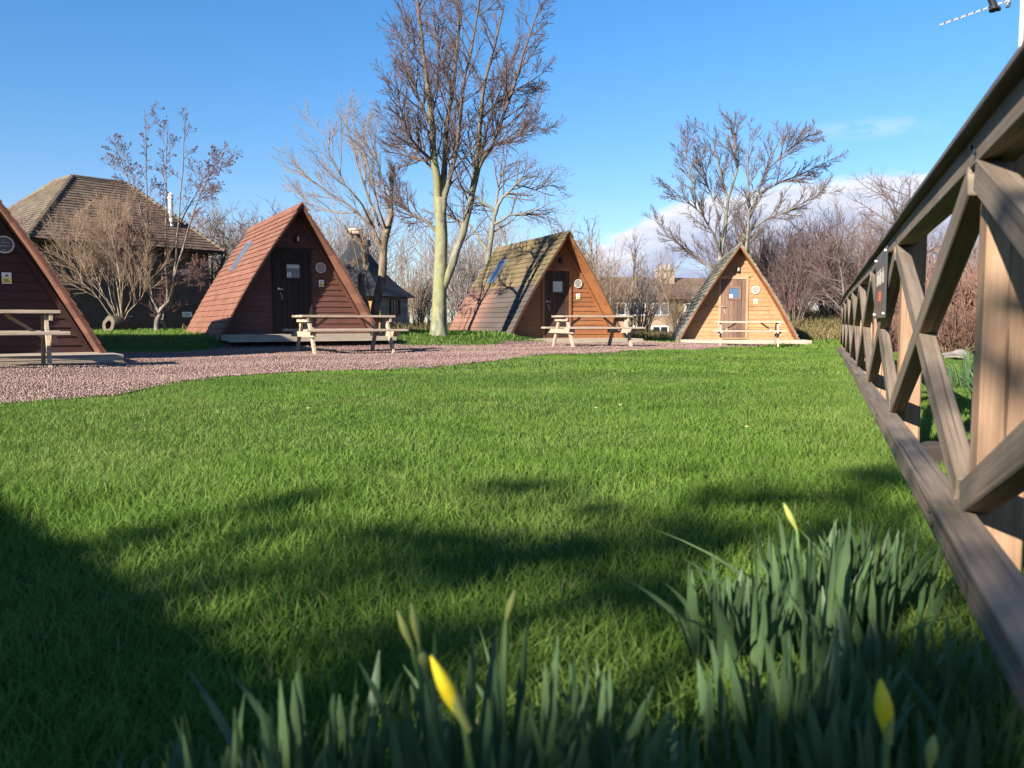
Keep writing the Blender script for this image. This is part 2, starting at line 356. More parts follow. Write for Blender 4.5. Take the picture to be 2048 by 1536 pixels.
# gravel bed polygon
GF = [(-9.5, 2.8), (-6, 4.4), (-3.65, 5.7), (-3.26, 6.75), (-2.95, 8.5), (-1.95, 9.4), (-1.2, 10.1), (-.3, 11.6), (.65, 14.0), (1.9, 14.9), (3.4, 16.4), (5.0, 19.0), (6.9, 22.3), (9.0, 23.9)]
GB = [(9.0, 24.3), (7.5, 25.6), (5.2, 25.0), (3.8, 23.4), (1.6, 21.9), (0.4, 20.9), (-.55, 19.7), (-2.3, 18.7), (-3.0, 19.2), (-4.6, 18.6), (-6.2, 17.4), (-6.4, 15.2), (-7.2, 14.5), (-7.2, 12.0), (-9, 11), (-12, 8.5), (-14, 3)]
GP = np.array(GF+GB)
def inpoly(x, y, poly):
    r = np.zeros(np.shape(x), bool); n = len(poly)
    for i in range(n):
        x0, y0 = poly[i]; x1, y1 = poly[(i+1) % n]
        c = ((y0 > y) != (y1 > y)) & (x < (x1-x0)*(y-y0)/((y1-y0) if y1 != y0 else 1e-9)+x0); r ^= c
    return r
def wob(x, y): return .10*np.sin(x*2.1+y)+.07*np.sin(5.3*x-2*y)+.05*np.sin(9*y+x), .10*np.sin(y*1.7-x)+.06*np.sin(6*y+1)+.04*np.sin(11*x)
def ingravel(x, y):
    a, b = wob(x, y); return inpoly(x+a, y+b, GP)
g = .2; ax_ = np.arange(-13, 9.4, g); ay_ = np.arange(2.6, 26, g)
MX, MY = np.meshgrid(ax_, ay_); ok = ingravel(MX+g/2, MY+g/2)
gverts = []; gid = {}; gf = []
for j in range(len(ay_)):
    for i in range(len(ax_)):
        if not ok[j, i]: continue
        q = []
        for (a, b) in ((0, 0), (1, 0), (1, 1), (0, 1)):
            k = (i+a, j+b)
            if k not in gid: gid[k] = len(gverts); gverts.append((ax_[0]+k[0]*g, ay_[0]+k[1]*g))
            q.append(gid[k])
        gf.append(q)
gv = np.array(gverts); gzz = gz(gv[:, 0], gv[:, 1])+.012
tag(npmesh('gravel_path', np.column_stack([gv, gzz]), np.array(gf), M_gv, smooth=True), 'pinkish red gravel path in front of the cabins', kind='structure')
# loose stones
def wedge(n, y0, y1, p=1., m=.7, w=.66):
    u = RS.rand(n); y = (y0**(2-p)+u*(y1**(2-p)-y0**(2-p)))**(1/(2-p)) if p != 2 else y0*(y1/y0)**u
    x = (RS.rand(n)*2-1)*(w*y+m); return x, y
sx, sy = wedge(210000, 4.5, 24, 1.6, .8); k = ingravel(sx+RS.randn(len(sx))*.07, sy+RS.randn(len(sx))*.07); sx, sy = sx[k], sy[k]; n = len(sx)
oc = np.array([(1,0,0),(0,1,0),(-1,0,0),(0,-1,0),(0,0,1),(0,0,-.6)], float); of = np.array([(0,1,4),(1,2,4),(2,3,4),(3,0,4),(1,0,5),(2,1,5),(3,2,5),(0,3,5)])
s = (.0045+.0052*RS.rand(n))*(1+sy/22); A = RS.randn(n, 3, 3); Q, _ = np.linalg.qr(A)
sc = np.stack([s, s*(.6+.4*RS.rand(n)), s*(.5+.4*RS.rand(n))], -1)
V = np.einsum('nij,nkj->nki', Q, oc[None]*sc[:, None]); V += np.stack([sx, sy, gz(sx, sy)+.012+s*.35], -1)[:, None]
Fq = (of[None]+(np.arange(n)*6)[:, None, None]).reshape(-1, 3)
tag(npmesh('gravel_stones', V.reshape(-1, 3), Fq, M_gs, None, {'rnd': np.repeat(RS.rand(n), 6)}), 'loose pinkish stone chips covering the path', kind='stuff')
# ---------------------------------------------------------------- grass
def blades(x, y, hgt, wid, lean=.5, rnd=None, seg=2, z=None, az=None):
    n = len(x); a = RS.rand(n)*2*pi if az is None else az; z = gz(x, y) if z is None else z
    ln = lean*(.25+RS.rand(n)); b = a+RS.randn(n)*.9+pi/2
    dx, dy = np.cos(a), np.sin(a); lx, ly = np.cos(b), np.sin(b)
    ts = np.linspace(0, 1, seg+1); VV = []
    for t in ts[:-1]:
        w = wid*(1-.55*t**1.5)/2; off = hgt*ln*t**1.8; zz = hgt*t*(1-.18*ln*t)
        for sg in (-1, 1): VV.append(np.stack([x+lx*off+sg*dx*w, y+ly*off+sg*dy*w, z+zz], -1))
    off = hgt*ln; VV.append(np.stack([x+lx*off, y+ly*off, z+hgt*(1-.18*ln)], -1))
    V = np.stack(VV, 1); m = 2*seg+1; base = (np.arange(n)*m)[:, None]
    tris = []
    for q in range(seg-1): tris += [(2*q, 2*q+1, 2*q+3), (2*q, 2*q+3, 2*q+2)]
    tris.append((2*seg-2, 2*seg-1, 2*seg))
    Fq = (np.array(tris)[None]+base[:, :, None]).reshape(-1, 3)
    r = RS.rand(n) if rnd is None else rnd
    return V.reshape(-1, 3), Fq, np.repeat(r, m)
def vnoise(x, y, s, seed=0):
    r = np.random.RandomState(seed); G = r.rand(64, 64); u = x/s % 64; v = y/s % 64; i = u.astype(int); j = v.astype(int); fu = u-i; fv = v-j
    fu = fu*fu*(3-2*fu); fv = fv*fv*(3-2*fv); i1 = (i+1) % 64; j1 = (j+1) % 64; i %= 64; j %= 64
    return (G[i, j]*(1-fu)+G[i1, j]*fu)*(1-fv)+(G[i, j1]*(1-fu)+G[i1, j1]*fu)*fv
FPX, FPY = .389, 1.0     # fence direction (X per Y)
CAB = {1: (-7.55, 10.85, 36.), 2: (-4.80, 18.55, 29.6), 3: (1.60, 22.64, 22.4), 4: (7.13, 25.23, -9.1)}
CW, CH, CL = 1.90, 3.10, 5.6
def under_cabin(x, y):
    r = np.zeros(len(x), bool)
    for (cx, cy, th) in CAB.values():
        t = radians(th); dx, dy = x-cx, y-cy; lx = dx*cos(t)+dy*sin(t); ly = -dx*sin(t)+dy*cos(t)
        r |= (np.abs(lx) < CW-.05) & (ly > -.85) & (ly < CL)
    return r
def keepg(x, y):
    k = ~ingravel(x, y) & ~under_cabin(x, y)
    return k
parts = []
for (n, y0, y1, h0, h1, w, p) in ((175000, .45, 3.2, .038, .034, .0027, 1.25), (260000, 3.2, 9, .029, .022, .0031, 1.5), (190000, 9, 20, .026, .030, .0075, 1.4), (60000, 19, 33, .05, .06, .018, 1.2)):
    x, y = wedge(n, y0, y1, p, .9, .69)
    k = keepg(x, y); x, y = x[k], y[k]
    ln = vnoise(x+50, y+50, .45, 3); ln2 = vnoise(x+50, y+50, 1.6, 5)
    near = 1-sst(y, 2.2, 3.6)
    h = (h0+(h1-h0)*((y-y0)/(y1-y0)))*(.55+.75*RS.rand(len(x)))*(.65+.55*ln+.45*ln2)*(1+.55*near)
    # rougher grass near the fence and behind the cabins
    fd = np.abs(x-(.30+.389*y)); h *= 1+.7*np.exp(-(fd/.25)**2)
    h *= 1+.5*((y > 15) & (x < 2))
    rnd = np.clip(RS.rand(len(x))*.6+.4*vnoise(x+80, y+80, .3, 9), 0, .94); rnd[RS.rand(len(x)) > .985] = 1.
    parts.append(blades(x, y, h, w*(.7+.6*RS.rand(len(x))), .9, rnd, 3 if y1 < 4 else 2))
base = 0; VV = []; FF = []; RR = []
for V, Fq, r in parts: VV.append(V); FF.append(Fq+base); RR.append(r); base += len(V)
tag(npmesh('grass', np.concatenate(VV), np.concatenate(FF), M_grass, None, {'rnd': np.concatenate(RR)}), 'short green grass blades of the lawn', kind='stuff')
# dry undergrowth behind the cabins and on the right bank
x1 = RS.rand(26000)*34-12; y1 = 29+RS.rand(26000)*8
x2 = 9+RS.rand(16000)*12; y2 = 30+RS.rand(16000)*9
x = np.concatenate([x1, x2]); y = np.concatenate([y1, y2])
V, Fq, r = blades(x, y, (.14+.22*RS.rand(len(x)))*(.5+vnoise(x+40, y, 1.1, 2)), .03+.0*x, .9)
tag(npmesh('undergrowth', V, Fq, M_dry, None, {'rnd': r*.9}), 'straw coloured rough grass under the bare bushes', kind='stuff')
# ---------------------------------------------------------------- cabins
def prof(s, w=CW, h=CH, off=0.):
    """right side of the roof curve: s 0 apex..1 foot; off moves it inwards"""
    x = w*(s+.05*sin(pi*s)); z = h*(1-s)
    dx = w*(1+.05*pi*cos(pi*s)); dz = -h; l = sqrt(dx*dx+dz*dz); nx_, nz_ = -dz/l, dx/l
    return x-nx_*off, z-nz_*off
def halfw(z, off=.05):
    s = 1-z/CH; x, zz = prof(max(0, s)); return max(0, x-off*1.18)
def flat_text(mb, cx, cz, w, h, n, y, seed=1):
    """rows of small raised letter-like strokes"""
    r = random.Random(seed)
    x = cx-w/2
    while x < cx+w/2:
        cw = h*r.uniform(.35, .7); hh = h*r.choice((.7, .7, 1.))
        mb.box((x, y, cz-h/2), (x+cw*.28, y+.002, cz-h/2+hh))
        mb.box((x+cw*.3, y, cz-h/2+hh*.4*r.random()), (x+cw*.8, y+.002, cz-h/2+hh*.4*r.random()+h*.22)) if r.random() > .3 else None
        x += cw+h*.12
def disc(mb, cx, cz, y0, y1, r, n=28, ri=0):
    vs = []; fs = []
    for yy in (y0, y1):
        for i in range(n): t = 2*pi*i/n; vs.append((cx+cos(t)*r, yy, cz+sin(t)*r))
    if ri:
        for yy in (y0, y1):
            for i in range(n): t = 2*pi*i/n; vs.append((cx+cos(t)*ri, yy, cz+sin(t)*ri))
        for i in range(n):
            j = (i+1) % n; fs += [(i, j, n+j, n+i), (i, 2*n+i, 2*n+j, j), (2*n+i, 3*n+i, 3*n+j, 2*n+j), (n+i, n+j, 3*n+j, 3*n+i)]
    else:
        for i in range(n): j = (i+1) % n; fs.append((i, j, n+j, n+i))
        fs += [tuple(range(n)), tuple(range(2*n-1, n-1, -1))]
    mb.add(vs, fs)
def cabin(idx, label, roofm, ncourse, tilew, lift, wobble, opt):
    cx, cy, th = CAB[idx]; r = random.Random(idx*11); z0 = float(gz(cx, cy))-.01
    root = empty('a_frame_cabin', (cx, cy, z0 if idx != 4 else -.10), radians(th), label, 'cabin', 'A-frame camping cabins in a row')
    mb = MB(); NC = ncourse
    for sgn in (-1, 1):
        yN = int(CL/tilew)
        for i in range(NC):
            s0, s1 = i/NC, (i+1)/NC*1.0
            stag = (i % 2)*tilew*.5
            ye = [0.]+[k*tilew+stag for k in range(1 if stag == 0 else 0, yN+1) if .08 < k*tilew+stag < CL-.08]+[CL]
            for a, b in zip(ye[:-1], ye[1:]):
                j = r.uniform(0, wobble); e = r.uniform(-wobble, wobble)*.5 if a > 0 else 0
                x0, zz0 = prof(s0+.002, off=-.004); x1, zz1 = prof(min(1, s1)+.008+e*.3, off=-(lift+j)); xi, zi = prof(min(1., s1)+.006, off=.01); xj, zj = prof(s0, off=.01)
                f0 = -r.uniform(0, .02)*(wobble > .006) if a == 0 else 0
                vs = [(sgn*x0, a+f0, zz0), (sgn*x0, b, zz0), (sgn*x1, b, zz1), (sgn*x1, a+f0, zz1), (sgn*xj, a+f0, zj), (sgn*xj, b, zj), (sgn*xi, b, zi), (sgn*xi, a+f0, zi)]
                fs = [(0,1,2,3), (3,2,6,7), (0,3,7,4), (1,5,6,2)]
                if sgn > 0: fs = [tuple(reversed(f)) for f in fs]
                mb.add(vs, fs)
    # ridge cap
    for sgn in (-1, 1):
        a = prof(0, off=-.03); b = prof(.05, off=-.035)
        K = 14
        for k in range(K):
            y0 = CL*k/K-.03*(k == 0); y1 = CL*(k+1)/K+.01; dz = .006*r.random()
            vs = [(0, y0, CH+.045+dz), (0, y1, CH+.045+dz), (sgn*b[0], y1, b[1]+.012+dz), (sgn*b[0], y0, b[1]+.012+dz), (0, y0, CH+.01), (0, y1, CH+.01), (sgn*b[0]*.98, y1, b[1]-.02), (sgn*b[0]*.98, y0, b[1]-.02)]
            mb.add(vs, [(0,1,2,3), (3,2,6,7), (0,3,7,4), (1,5,6,2)])
    roof = mb.build('roof', roofm, root)
    mb = MB()        # structural shell below the tiles
    for sgn in (-1, 1):
        S = 14
        for i in range(S):
            s0, s1 = i/S, (i+1)/S
            o0, o1 = prof(s0, off=.012), prof(s1, off=.012); n0, n1 = prof(s0, off=.05), prof(s1, off=.05)
            if i == 0: n0 = (0.001, n0[1]-.05)
            vs = [(sgn*o0[0], .015, o0[1]), (sgn*o1[0], .015, o1[1]), (sgn*n1[0], .015, n1[1]), (sgn*n0[0], .015, n0[1]), (sgn*o0[0], CL-.02, o0[1]), (sgn*o1[0], CL-.02, o1[1]), (sgn*n1[0], CL-.02, n1[1]), (sgn*n0[0], CL-.02, n0[1])]
            mb.add(vs, [(0,1,2,3), (7,6,5,4), (3,2,6,7), (0,4,5,1)])
    mb.build('roof_lining', opt['lining'], roof)
    if opt.get('sky'):
        y0, y1, sa, sb = opt['sky']; mb = MB(); mg = MB()
        a = prof(sa, off=-.05); b = prof(sb, off=-.05); ai = prof(sa, off=.0); bi = prof(sb, off=0.)
        pa, pb = Vector((-a[0], 0, a[1])), Vector((-b[0], 0, b[1])); nrm = Vector((-(a[1]-b[1]), 0, (b[0]-a[0]))).normalized()
        c = (pa+pb)/2; hl = (pa-pb)/2; ym = (y0+y1)/2; hy = (y1-y0)/2; fw = .05
        for sg in (-1, 1):
            mb.obox(c+Vector((0, ym+sg*(hy-fw/2), 0)), hl, Vector((0, fw/2, 0)), nrm*.035)
            mb.obox(c+Vector((0, ym, 0))+hl*sg*(1-fw/2/hl.length), hl.normalized()*fw/2*.98, Vector((0, hy-fw, 0)), nrm*.033)
        sk = mb.build('skylight', M_steel, roof)
        mg.obox(c+Vector((0, ym, 0)), hl*.9, Vector((0, hy-fw-.002, 0)), nrm*.012); mg.build('skylight_pane', M_glb, sk)
    # facade cladding
    yf = .57; mb = MB(); bh = opt.get('bh', .135); z = .10
    while z < CH-.22:
        zt = min(z+bh, CH-.2); w0, w1 = halfw(z), halfw(zt)
        if w1 < .03: break
        t0 = .024
        vs = [(-w0, yf-t0, z), (w0, yf-t0, z), (w1, yf-.004, zt), (-w1, yf-.004, zt), (-w0, yf+.03, z), (w0, yf+.03, z), (w1, yf+.03, zt), (-w1, yf+.03, zt)]
        mb.add(vs, [(0,1,2,3), (4,7,6,5), (0,4,5,1), (1,5,6,2), (3,2,6,7), (0,3,7,4)]); z = zt
    z = CH-.2; w0 = halfw(z); mb.add([(-w0, yf, z), (w0, yf, z), (0, yf, CH-.09)], [(0, 1, 2)])
    mb.build('front_wall', opt['clad'], root)
    mb = MB(); w0 = halfw(.05); mb.add([(-w0, CL-.1, .05), (w0, CL-.1, .05), (0, CL-.1, CH-.1)], [(2, 1, 0)]); mb.build('back_wall', opt['clad'], root)
    mb = MB()        # verge trim strips inside the front edge
    for sgn in (-1, 1):
        S = 12
        for i in range(S):
            s0, s1 = .05+.93*i/S, .05+.93*(i+1)/S; o0, o1 = prof(s0, off=.08), prof(s1, off=.08); n0, n1 = prof(s0, off=.15), prof(s1, off=.15)
            vs = [(sgn*p[0], yf-.045, p[1]) for p in (o0, o1, n1, n0)]+[(sgn*p[0], yf-.02, p[1]) for p in (o0, o1, n1, n0)]
            mb.add(vs, [(0,1,2,3), (0,3,7,4), (3,2,6,7), (1,5,6,2)])
    mb.build('trim_board', opt['trim'], root)
    # door
    dx = opt.get('dx', -.12); dw = .39; dz0, dz1 = .16, 2.05; fr = MB(); y = yf-.055
    fr.box((dx-dw-.07, y, dz0-.05), (dx-dw, yf+.01, dz1+.07)); fr.box((dx+dw, y, dz0-.05), (dx+dw+.07, yf+.01, dz1+.07)); fr.box((dx-dw, y+.001, dz1), (dx+dw, yf+.01, dz1+.068)); fr.box((dx-dw-.11, y-.012, dz1+.07), (dx+dw+.11, yf+.01, dz1+.095))
    fr.build('door_frame', opt['dframe'], root)
    db = MB(); nb = 6; ww = .155
    wcx, wcz = dx+.02, 1.60
    for k in range(nb):
        xa = dx-dw+2*dw*k/nb+.003; xb = dx-dw+2*dw*(k+1)/nb-.003; db.box((xa, yf-.035-.002*(k % 2), dz0), (xb, yf, dz1-.004))
    door = db.build('door', opt['door'], root, bevel=.002)
    wf = MB()
    for sg in (-1, 1):
        wf.box((wcx+sg*(ww+.03)-.03, yf-.062, wcz-ww-.06), (wcx+sg*(ww+.03)+.03, yf-.03, wcz+ww+.06))
        wf.box((wcx-ww, yf-.061, wcz+sg*(ww+.03)-.03), (wcx+ww, yf-.03, wcz+sg*(ww+.03)+.03))
    wf.build('window_frame', opt['door'], door)
    gp = MB(); gp.box((wcx-ww, yf-.046, wcz-ww), (wcx+ww, yf-.0375, wcz+ww)); gp.build('window_pane', opt.get('pane', M_gl), door)
    if opt.get('blind'):
        z_a, z_b = opt['blind']; bl = MB(); bl.box((wcx-ww+.004, yf-.0485, wcz-ww+2*ww*z_a), (wcx+ww-.004, yf-.0465, wcz-ww+2*ww*z_b)); bl.build('window_blind', M_blind, door)
    if opt.get('stick'):
        st = MB(); st.box((wcx-ww+.01, yf-.0505, wcz-ww+.005), (wcx-ww+.105, yf-.049, wcz-ww+.12)); st.m = 1
        for q in range(3): st.box((wcx-ww+.025, yf-.0520, wcz-ww+.03+q*.028), (wcx-ww+.09-.012*q, yf-.0507, wcz-ww+.04+q*.028))
        st.build('window_notice', [M_white, opt['stick']], door)
    hd = MB(); hx = dx-dw+.06; hd.cyl((hx, yf-.04, 1.18), (hx, yf-.075, 1.18), .028, n=12); hd.bar((hx, yf-.085, 1.18), (hx+.10, yf-.085, 1.165), .016, .016); hd.build('door_handle', M_steel, door)
    hp = MB(); hp.cyl((hx+.04, yf-.06, 1.10), (hx+.07, yf-.062, 1.02), .007, n=6); hp.cyl((hx+.07, yf-.062, 1.02), (hx+.08, yf-.06, .93), .007, n=6); hp.build('key_cord', M_leadw, door)
    # lamp over the door
    lm = MB(); lm.cyl((.0, yf-.02, 2.36), (.0, yf-.06, 2.36), .055, n=14); lm.cyl((.0, yf-.085, 2.27), (.0, yf-.085, 2.44), .042, n=14); lm.m = 1; lm.cyl((.012, yf-.100, 2.30), (.012, yf-.100, 2.40), .034, n=12)
    lm.build('wall_lamp', [M_blk, M_leadw if idx != 3 else M_blk], root)
    # round name sign
    sxx, sz = opt.get('sg', (.56, 1.70)); rr = .125
    rg = MB(); disc(rg, sxx, sz, yf-.052, yf-.024, rr, ri=rr*.84); ring = rg.build('round_sign', M_leadw, root)
    fc = MB(); disc(fc, sxx, sz, yf-.044, yf-.024, rr*.84); fc.build('sign_face', M_grey if idx != 1 else M_slate, ring)
    for (dz_, w_, h_, sd_) in ((.066, .06, .020, 0), (.03, .13, .016, 5), (-.015, .145, .030, 9), (-.075, .035, .018, 3)):
        tx = MB(); flat_text(tx, sxx, sz+dz_, w_, h_, 5, yf-.047, idx+sd_); tx.build('text_line', M_leadw, ring)
    # small notice: white above, yellow below
    nx0, nz0 = opt.get('nt', (.57, 1.33)); nb_ = MB(); nb_.box((nx0-.06, yf-.040, nz0-.08), (nx0+.06, yf-.024, nz0+.08)); nt = nb_.build('notice', M_white, root)
    yb = MB(); yb.box((nx0-.05, yf-.042, nz0-.07), (nx0+.05, yf-.0405, nz0+.0)); yb.build('yellow_panel', M_yel, nt)
    kb = MB(); kb.add([(nx0-.025, yf-.042, nz0+.022), (nx0+.025, yf-.042, nz0+.022), (nx0, yf-.042, nz0+.062)], [(0, 1, 2)]); kb.build('warning_triangle', M_dk, nt); kb = MB()
    for q in range(3): kb.box((nx0-.035, yf-.0435, nz0-.06+q*.02), (nx0+.035-.01*q, yf-.0425, nz0-.052+q*.02))
    kb.build('notice_print', M_dk, nt)
    # deck
    dk = MB(); x0, x1 = opt.get('deck', (-CW*.97, CW*1.02)); y0 = -.80; nbd = 9; zt = .125
    for k in range(nbd):
        ya = y0+(yf-y0)*k/nbd; dk.box((x0, ya+.004, zt-.028), (x1, ya+(yf-y0)/nbd-.003, zt+r.uniform(0, .003)))
    dkp = dk.build('deck', M_deck, root)
    fb = MB()
    if idx == 1:
        for q in range(5): fb.box((x0, y0-.024-.006*(q % 2), .0+q*.0245), (x1, y0-.002, .022+q*.0245))
    else: fb.box((x0+(.0 if idx != 3 else .3), y0-.028, -.02 if idx != 3 else .025), (x1, y0-.002, zt-.004)); fb.box((x0, y0+.02, .0), (x0+.025, yf, zt-.03)); fb.box((x1-.025, y0, .0), (x1, yf, zt-.03))
    if idx == 3:
        for q in (x0+.15, x0+.55, x1-.5): fb.box((q, y0+.05, -.1), (q+.08, y0+.13, .09))
    fb.build('fascia_board', M_deck, dkp)
    mt = MB(); mt.box((dx-.35, -.15, zt+.003), (dx+.35, .33, zt+.018)); mt.build('door_mat', M_blk, root) if idx in (2, 4) else None
    if idx == 4:
        sp_ = MB(); sp_.box((dx-.42, yf-.14, zt+.004), (dx+.46, yf-.058, zt+.05)); sp_.build('door_step', opt['clad'], root)
    return root
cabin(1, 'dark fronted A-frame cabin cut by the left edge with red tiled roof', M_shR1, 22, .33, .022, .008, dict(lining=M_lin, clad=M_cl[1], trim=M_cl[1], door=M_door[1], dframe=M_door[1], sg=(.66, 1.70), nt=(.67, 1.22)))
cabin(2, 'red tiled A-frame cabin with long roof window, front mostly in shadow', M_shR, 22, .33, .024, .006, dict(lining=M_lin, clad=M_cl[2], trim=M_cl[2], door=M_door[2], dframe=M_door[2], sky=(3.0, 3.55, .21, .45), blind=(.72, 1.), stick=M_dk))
cabin(3, 'orange brown A-frame cabin with moss and tree shadow on its roof', M_shM, 21, 2.8, .026, .004, dict(lining=M_cl[3], clad=M_cl[3], trim=M_cl[3], door=M_door[3], dframe=M_cl[3], sky=(3.5, 4.1, .18, .42), blind=(0.02, .98)))
cabin(4, 'golden brown sunlit A-frame cabin with weathered grey shake roof', M_shG, 24, .26, .026, .02, dict(lining=M_cl[3], clad=M_cl[4], trim=M_cl[4], door=M_door[4], dframe=M_frame4, stick=M_red, pane=M_glb, deck=(-1.80, 2.05)))
# ---------------------------------------------------------------- picnic tables
def table(cx, cy, th, label, mat, Lt=1.95, H=.70, flip=1):
    root = empty('picnic_table', (cx, cy, float(gz(cx, cy))+(.012 if ingravel(np.array([cx]), np.array([cy]))[0] else 0)), radians(th), label, 'picnic table', 'wooden picnic tables in front of the cabins')
    r = random.Random(int(cx*10)); tp = MB()
    for k in range(5):
        y = -.35+.14*k+.07-.0; tp.box((-Lt/2+r.uniform(-.012, .012), y-.067, H-.042), (Lt/2+r.uniform(-.012, .012), y+.067, H+r.uniform(-.002, .002)))
    tp.build('tabletop', mat, root, bevel=.004)
    for sg in (-1, 1):
        s_ = MB()
        for q in (0, 1):
            yc = sg*(.62+.125*q); s_.box((-Lt/2-.06, yc-.058, .40), (Lt/2+.06, yc+.058, .44+r.uniform(-.002, .002)))
        s_.build('seat', mat, root, bevel=.004)
    for ex in (-1, 1):
        x = ex*(Lt/2-.15)
        for sg in (-1, 1):
            l = MB(); l.bar((x, sg*.56, -.02), (x, sg*.20, H-.045), .045, .095, (1, 0, 0)); l.build('leg', mat, root, bevel=.003)
        b = MB(); b.box((x+ex*.025, -.70, .30), (x+ex*.07, .70, .398)); b.build('seat_beam', mat, root, bevel=.003)
        b = MB(); b.box((x+ex*.025, -.33, H-.13), (x+ex*.068, .33, H-.044)); b.build('top_beam', mat, root, bevel=.003)
        b = MB(); b.bar((x-ex*.02, 0, .36), (x-ex*.42, 0, H-.05), .07, .04, (0, 1, 0)); b.build('brace', mat, root, bevel=.003)
    return root
def at(px, Y, z=0): p = P(px, 645, Y); return p.x
table(at(-14, 10.0), 9.7, 34, 'picnic table at the left edge before the dark cabin, cut by the frame', M_tbl, 1.72)
table(at(688, 15.1), 15.15, 31, 'picnic table before the red tiled cabin with yellow lichen on its left end', M_tbl, 1.80)
table(at(1184, 18.4), 18.4, 20, 'picnic table in front of the mossy roofed orange cabin', M_tbl, 1.74)
table(at(1497, 22.2), 22.2, -14, 'pinkish picnic table seen side on before the golden cabin', M_tbl4, 1.80, .68)
# ---------------------------------------------------------------- fence
FD = Vector((FPX, 1, 0)).normalized(); FN = Vector((1, -FPX, 0)).normalized()
def fp(a, Y, z):   # a = X offset at Y=0 measured along X axis
    return Vector((a+FPX*Y, Y, z))
fence = empty('timber_fence', fp(.3, 5.9, 0), 0, 'weathered timber fence with cross braces running away on the right', 'fence')
fo = Vector(fence.location)
NODES = [-1.8, -.1, 1.6, 3.3, 5.0, 6.7, 8.4, 10.1, 11.8, 13.5]
def fbuild(mb, name, mat, bevel=.003, gd=None):
    mb.v = [tuple(Vector(v)-fo) for v in mb.v]; o = mb.build(name, mat, fence, bevel=bevel); return addgrain(o, gd or FD)
sx_ = FN*cos(atan2(FPX, 1))   # thickness measured across
def frail(a0, a1, z0, z1, name, mat, Y0=-2.2, Y1=14.1, seg=10, wv=.003):
    mb = MB(); r = random.Random(int(z0*100)); prev = None; n = seg; rings = []
    for i in range(n+1):
        Y = Y0+(Y1-Y0)*i/n; dz = r.uniform(-wv, wv); da = r.uniform(-wv, wv)
        if Y > 10.5: dz -= .02*(Y-10.5)
        rings.append([fp(a0+da, Y, z0+dz), fp(a1+da, Y, z0+dz), fp(a1+da, Y, z1+dz), fp(a0+da, Y, z1+dz)])
    vs = [v for q in rings for v in q]; fs = []
    for i in range(n):
        for k in range(4): fs.append((4*i+k, 4*i+(k+1) % 4, 4*i+4+(k+1) % 4, 4*i+4+k))
    fs += [(3, 2, 1, 0), (4*n, 4*n+1, 4*n+2, 4*n+3)]; mb.add(vs, fs); return fbuild(mb, name, mat)
H0 = CAMH
frail(.258, .40, H0+.3695, H0+.385, 'handrail', M_rail)
frail(.284, .358, H0+.306, H0+.368, 'top_rail', M_fen)
frail(.232, .306, H0-.428, H0-.368, 'bottom_rail', M_fen)
for Y in NODES:
    mb = MB(); c = fp(.358, Y, 0); mb.obox((c.x, c.y, .38), FN*.043, FD*.045, Vector((0, 0, .555)))
    fbuild(mb, 'post', M_post, .004, (.02, 0.01, 1))
zt_, zb_ = H0+.3045, H0-.370
for i in range(len(NODES)-1):
    Ya, Yb = NODES[i], NODES[i+1]
    A = lambda a, Y, z: fp(a, Y, z)
    mb = MB(); mb.bar(A(.306, Ya+.03, zb_+.02), A(.306, Yb-.03, zt_-.02), .044, .062, FN); fbuild(mb, 'cross_brace', M_fen, .003, A(.306, Yb-.03, zt_-.02)-A(.306, Ya+.03, zb_+.02))
    mb = MB(); mb.bar(A(.308, Ya+.03, zt_-.02), A(.308, Yb-.03, zb_+.02), .050, .064, FN); fbuild(mb, 'cross_brace', M_fen, .003, A(.308, Yb-.03, zb_+.02)-A(.308, Ya+.03, zt_-.02))
# sign on the fence
for Y in NODES[2:7]:
    mb = MB()
    for z, a_ in ((zt_+.032, .2838), (H0-.398, .2318)):
        for q in (-.02, .025): mb = MB(); c = fp(a_, Y+q, z+q*.4); mb.cyl(c, c-FN*.004, .0055, n=8); fbuild(mb, 'screw', M_blk, 0)
c = fp(.270, 3.93, H0+.178); sg_ = empty('fence_sign', c, 0, 'slate grey sign with pale lettering and orange square on the fence', 'sign')
ang = atan2(FN.y, FN.x)
mb = MB(); mb.obox((0, 0, 0), FD*.38, FN*.004, Vector((0, 0, .160))); mb.build('panel', M_slate, sg_, bevel=.003)
mb = MB()
for (u, v) in ((-.35, .140), (.35, .140), (-.35, -.140), (.35, -.140)): mb = MB(); mb.cyl(FD*u+Vector((0, 0, v))-FN*.004, FD*u+Vector((0, 0, v))-FN*.011, .010, n=10); mb.build('screw', M_steel, sg_)
mb = MB(); r = random.Random(5); u = -.30
while u < .22:
    h_ = r.choice((.055, .075, .055, .04)); w_ = r.uniform(.008, .013); mb.obox(FD*u+Vector((0, 0, .0+h_/2))-FN*.0062, FD*w_/2, FN*.001, Vector((0, 0, h_/2)))
    if r.random() > .4: mb.obox(FD*(u+.017)+Vector((0, 0, r.choice((.006, .03, h_-.006))))-FN*.0062, FD*.011, FN*.001, Vector((0, 0, .005)))
    u += r.uniform(.022, .04)
mb.build('lettering', M_grey, sg_)
mb = MB(); mb.obox(FD*(-.03)+Vector((0, 0, -.055))-FN*.0062, FD*.075, FN*.001, Vector((0, 0, .024))); mb.build('orange_square', M_or, sg_)
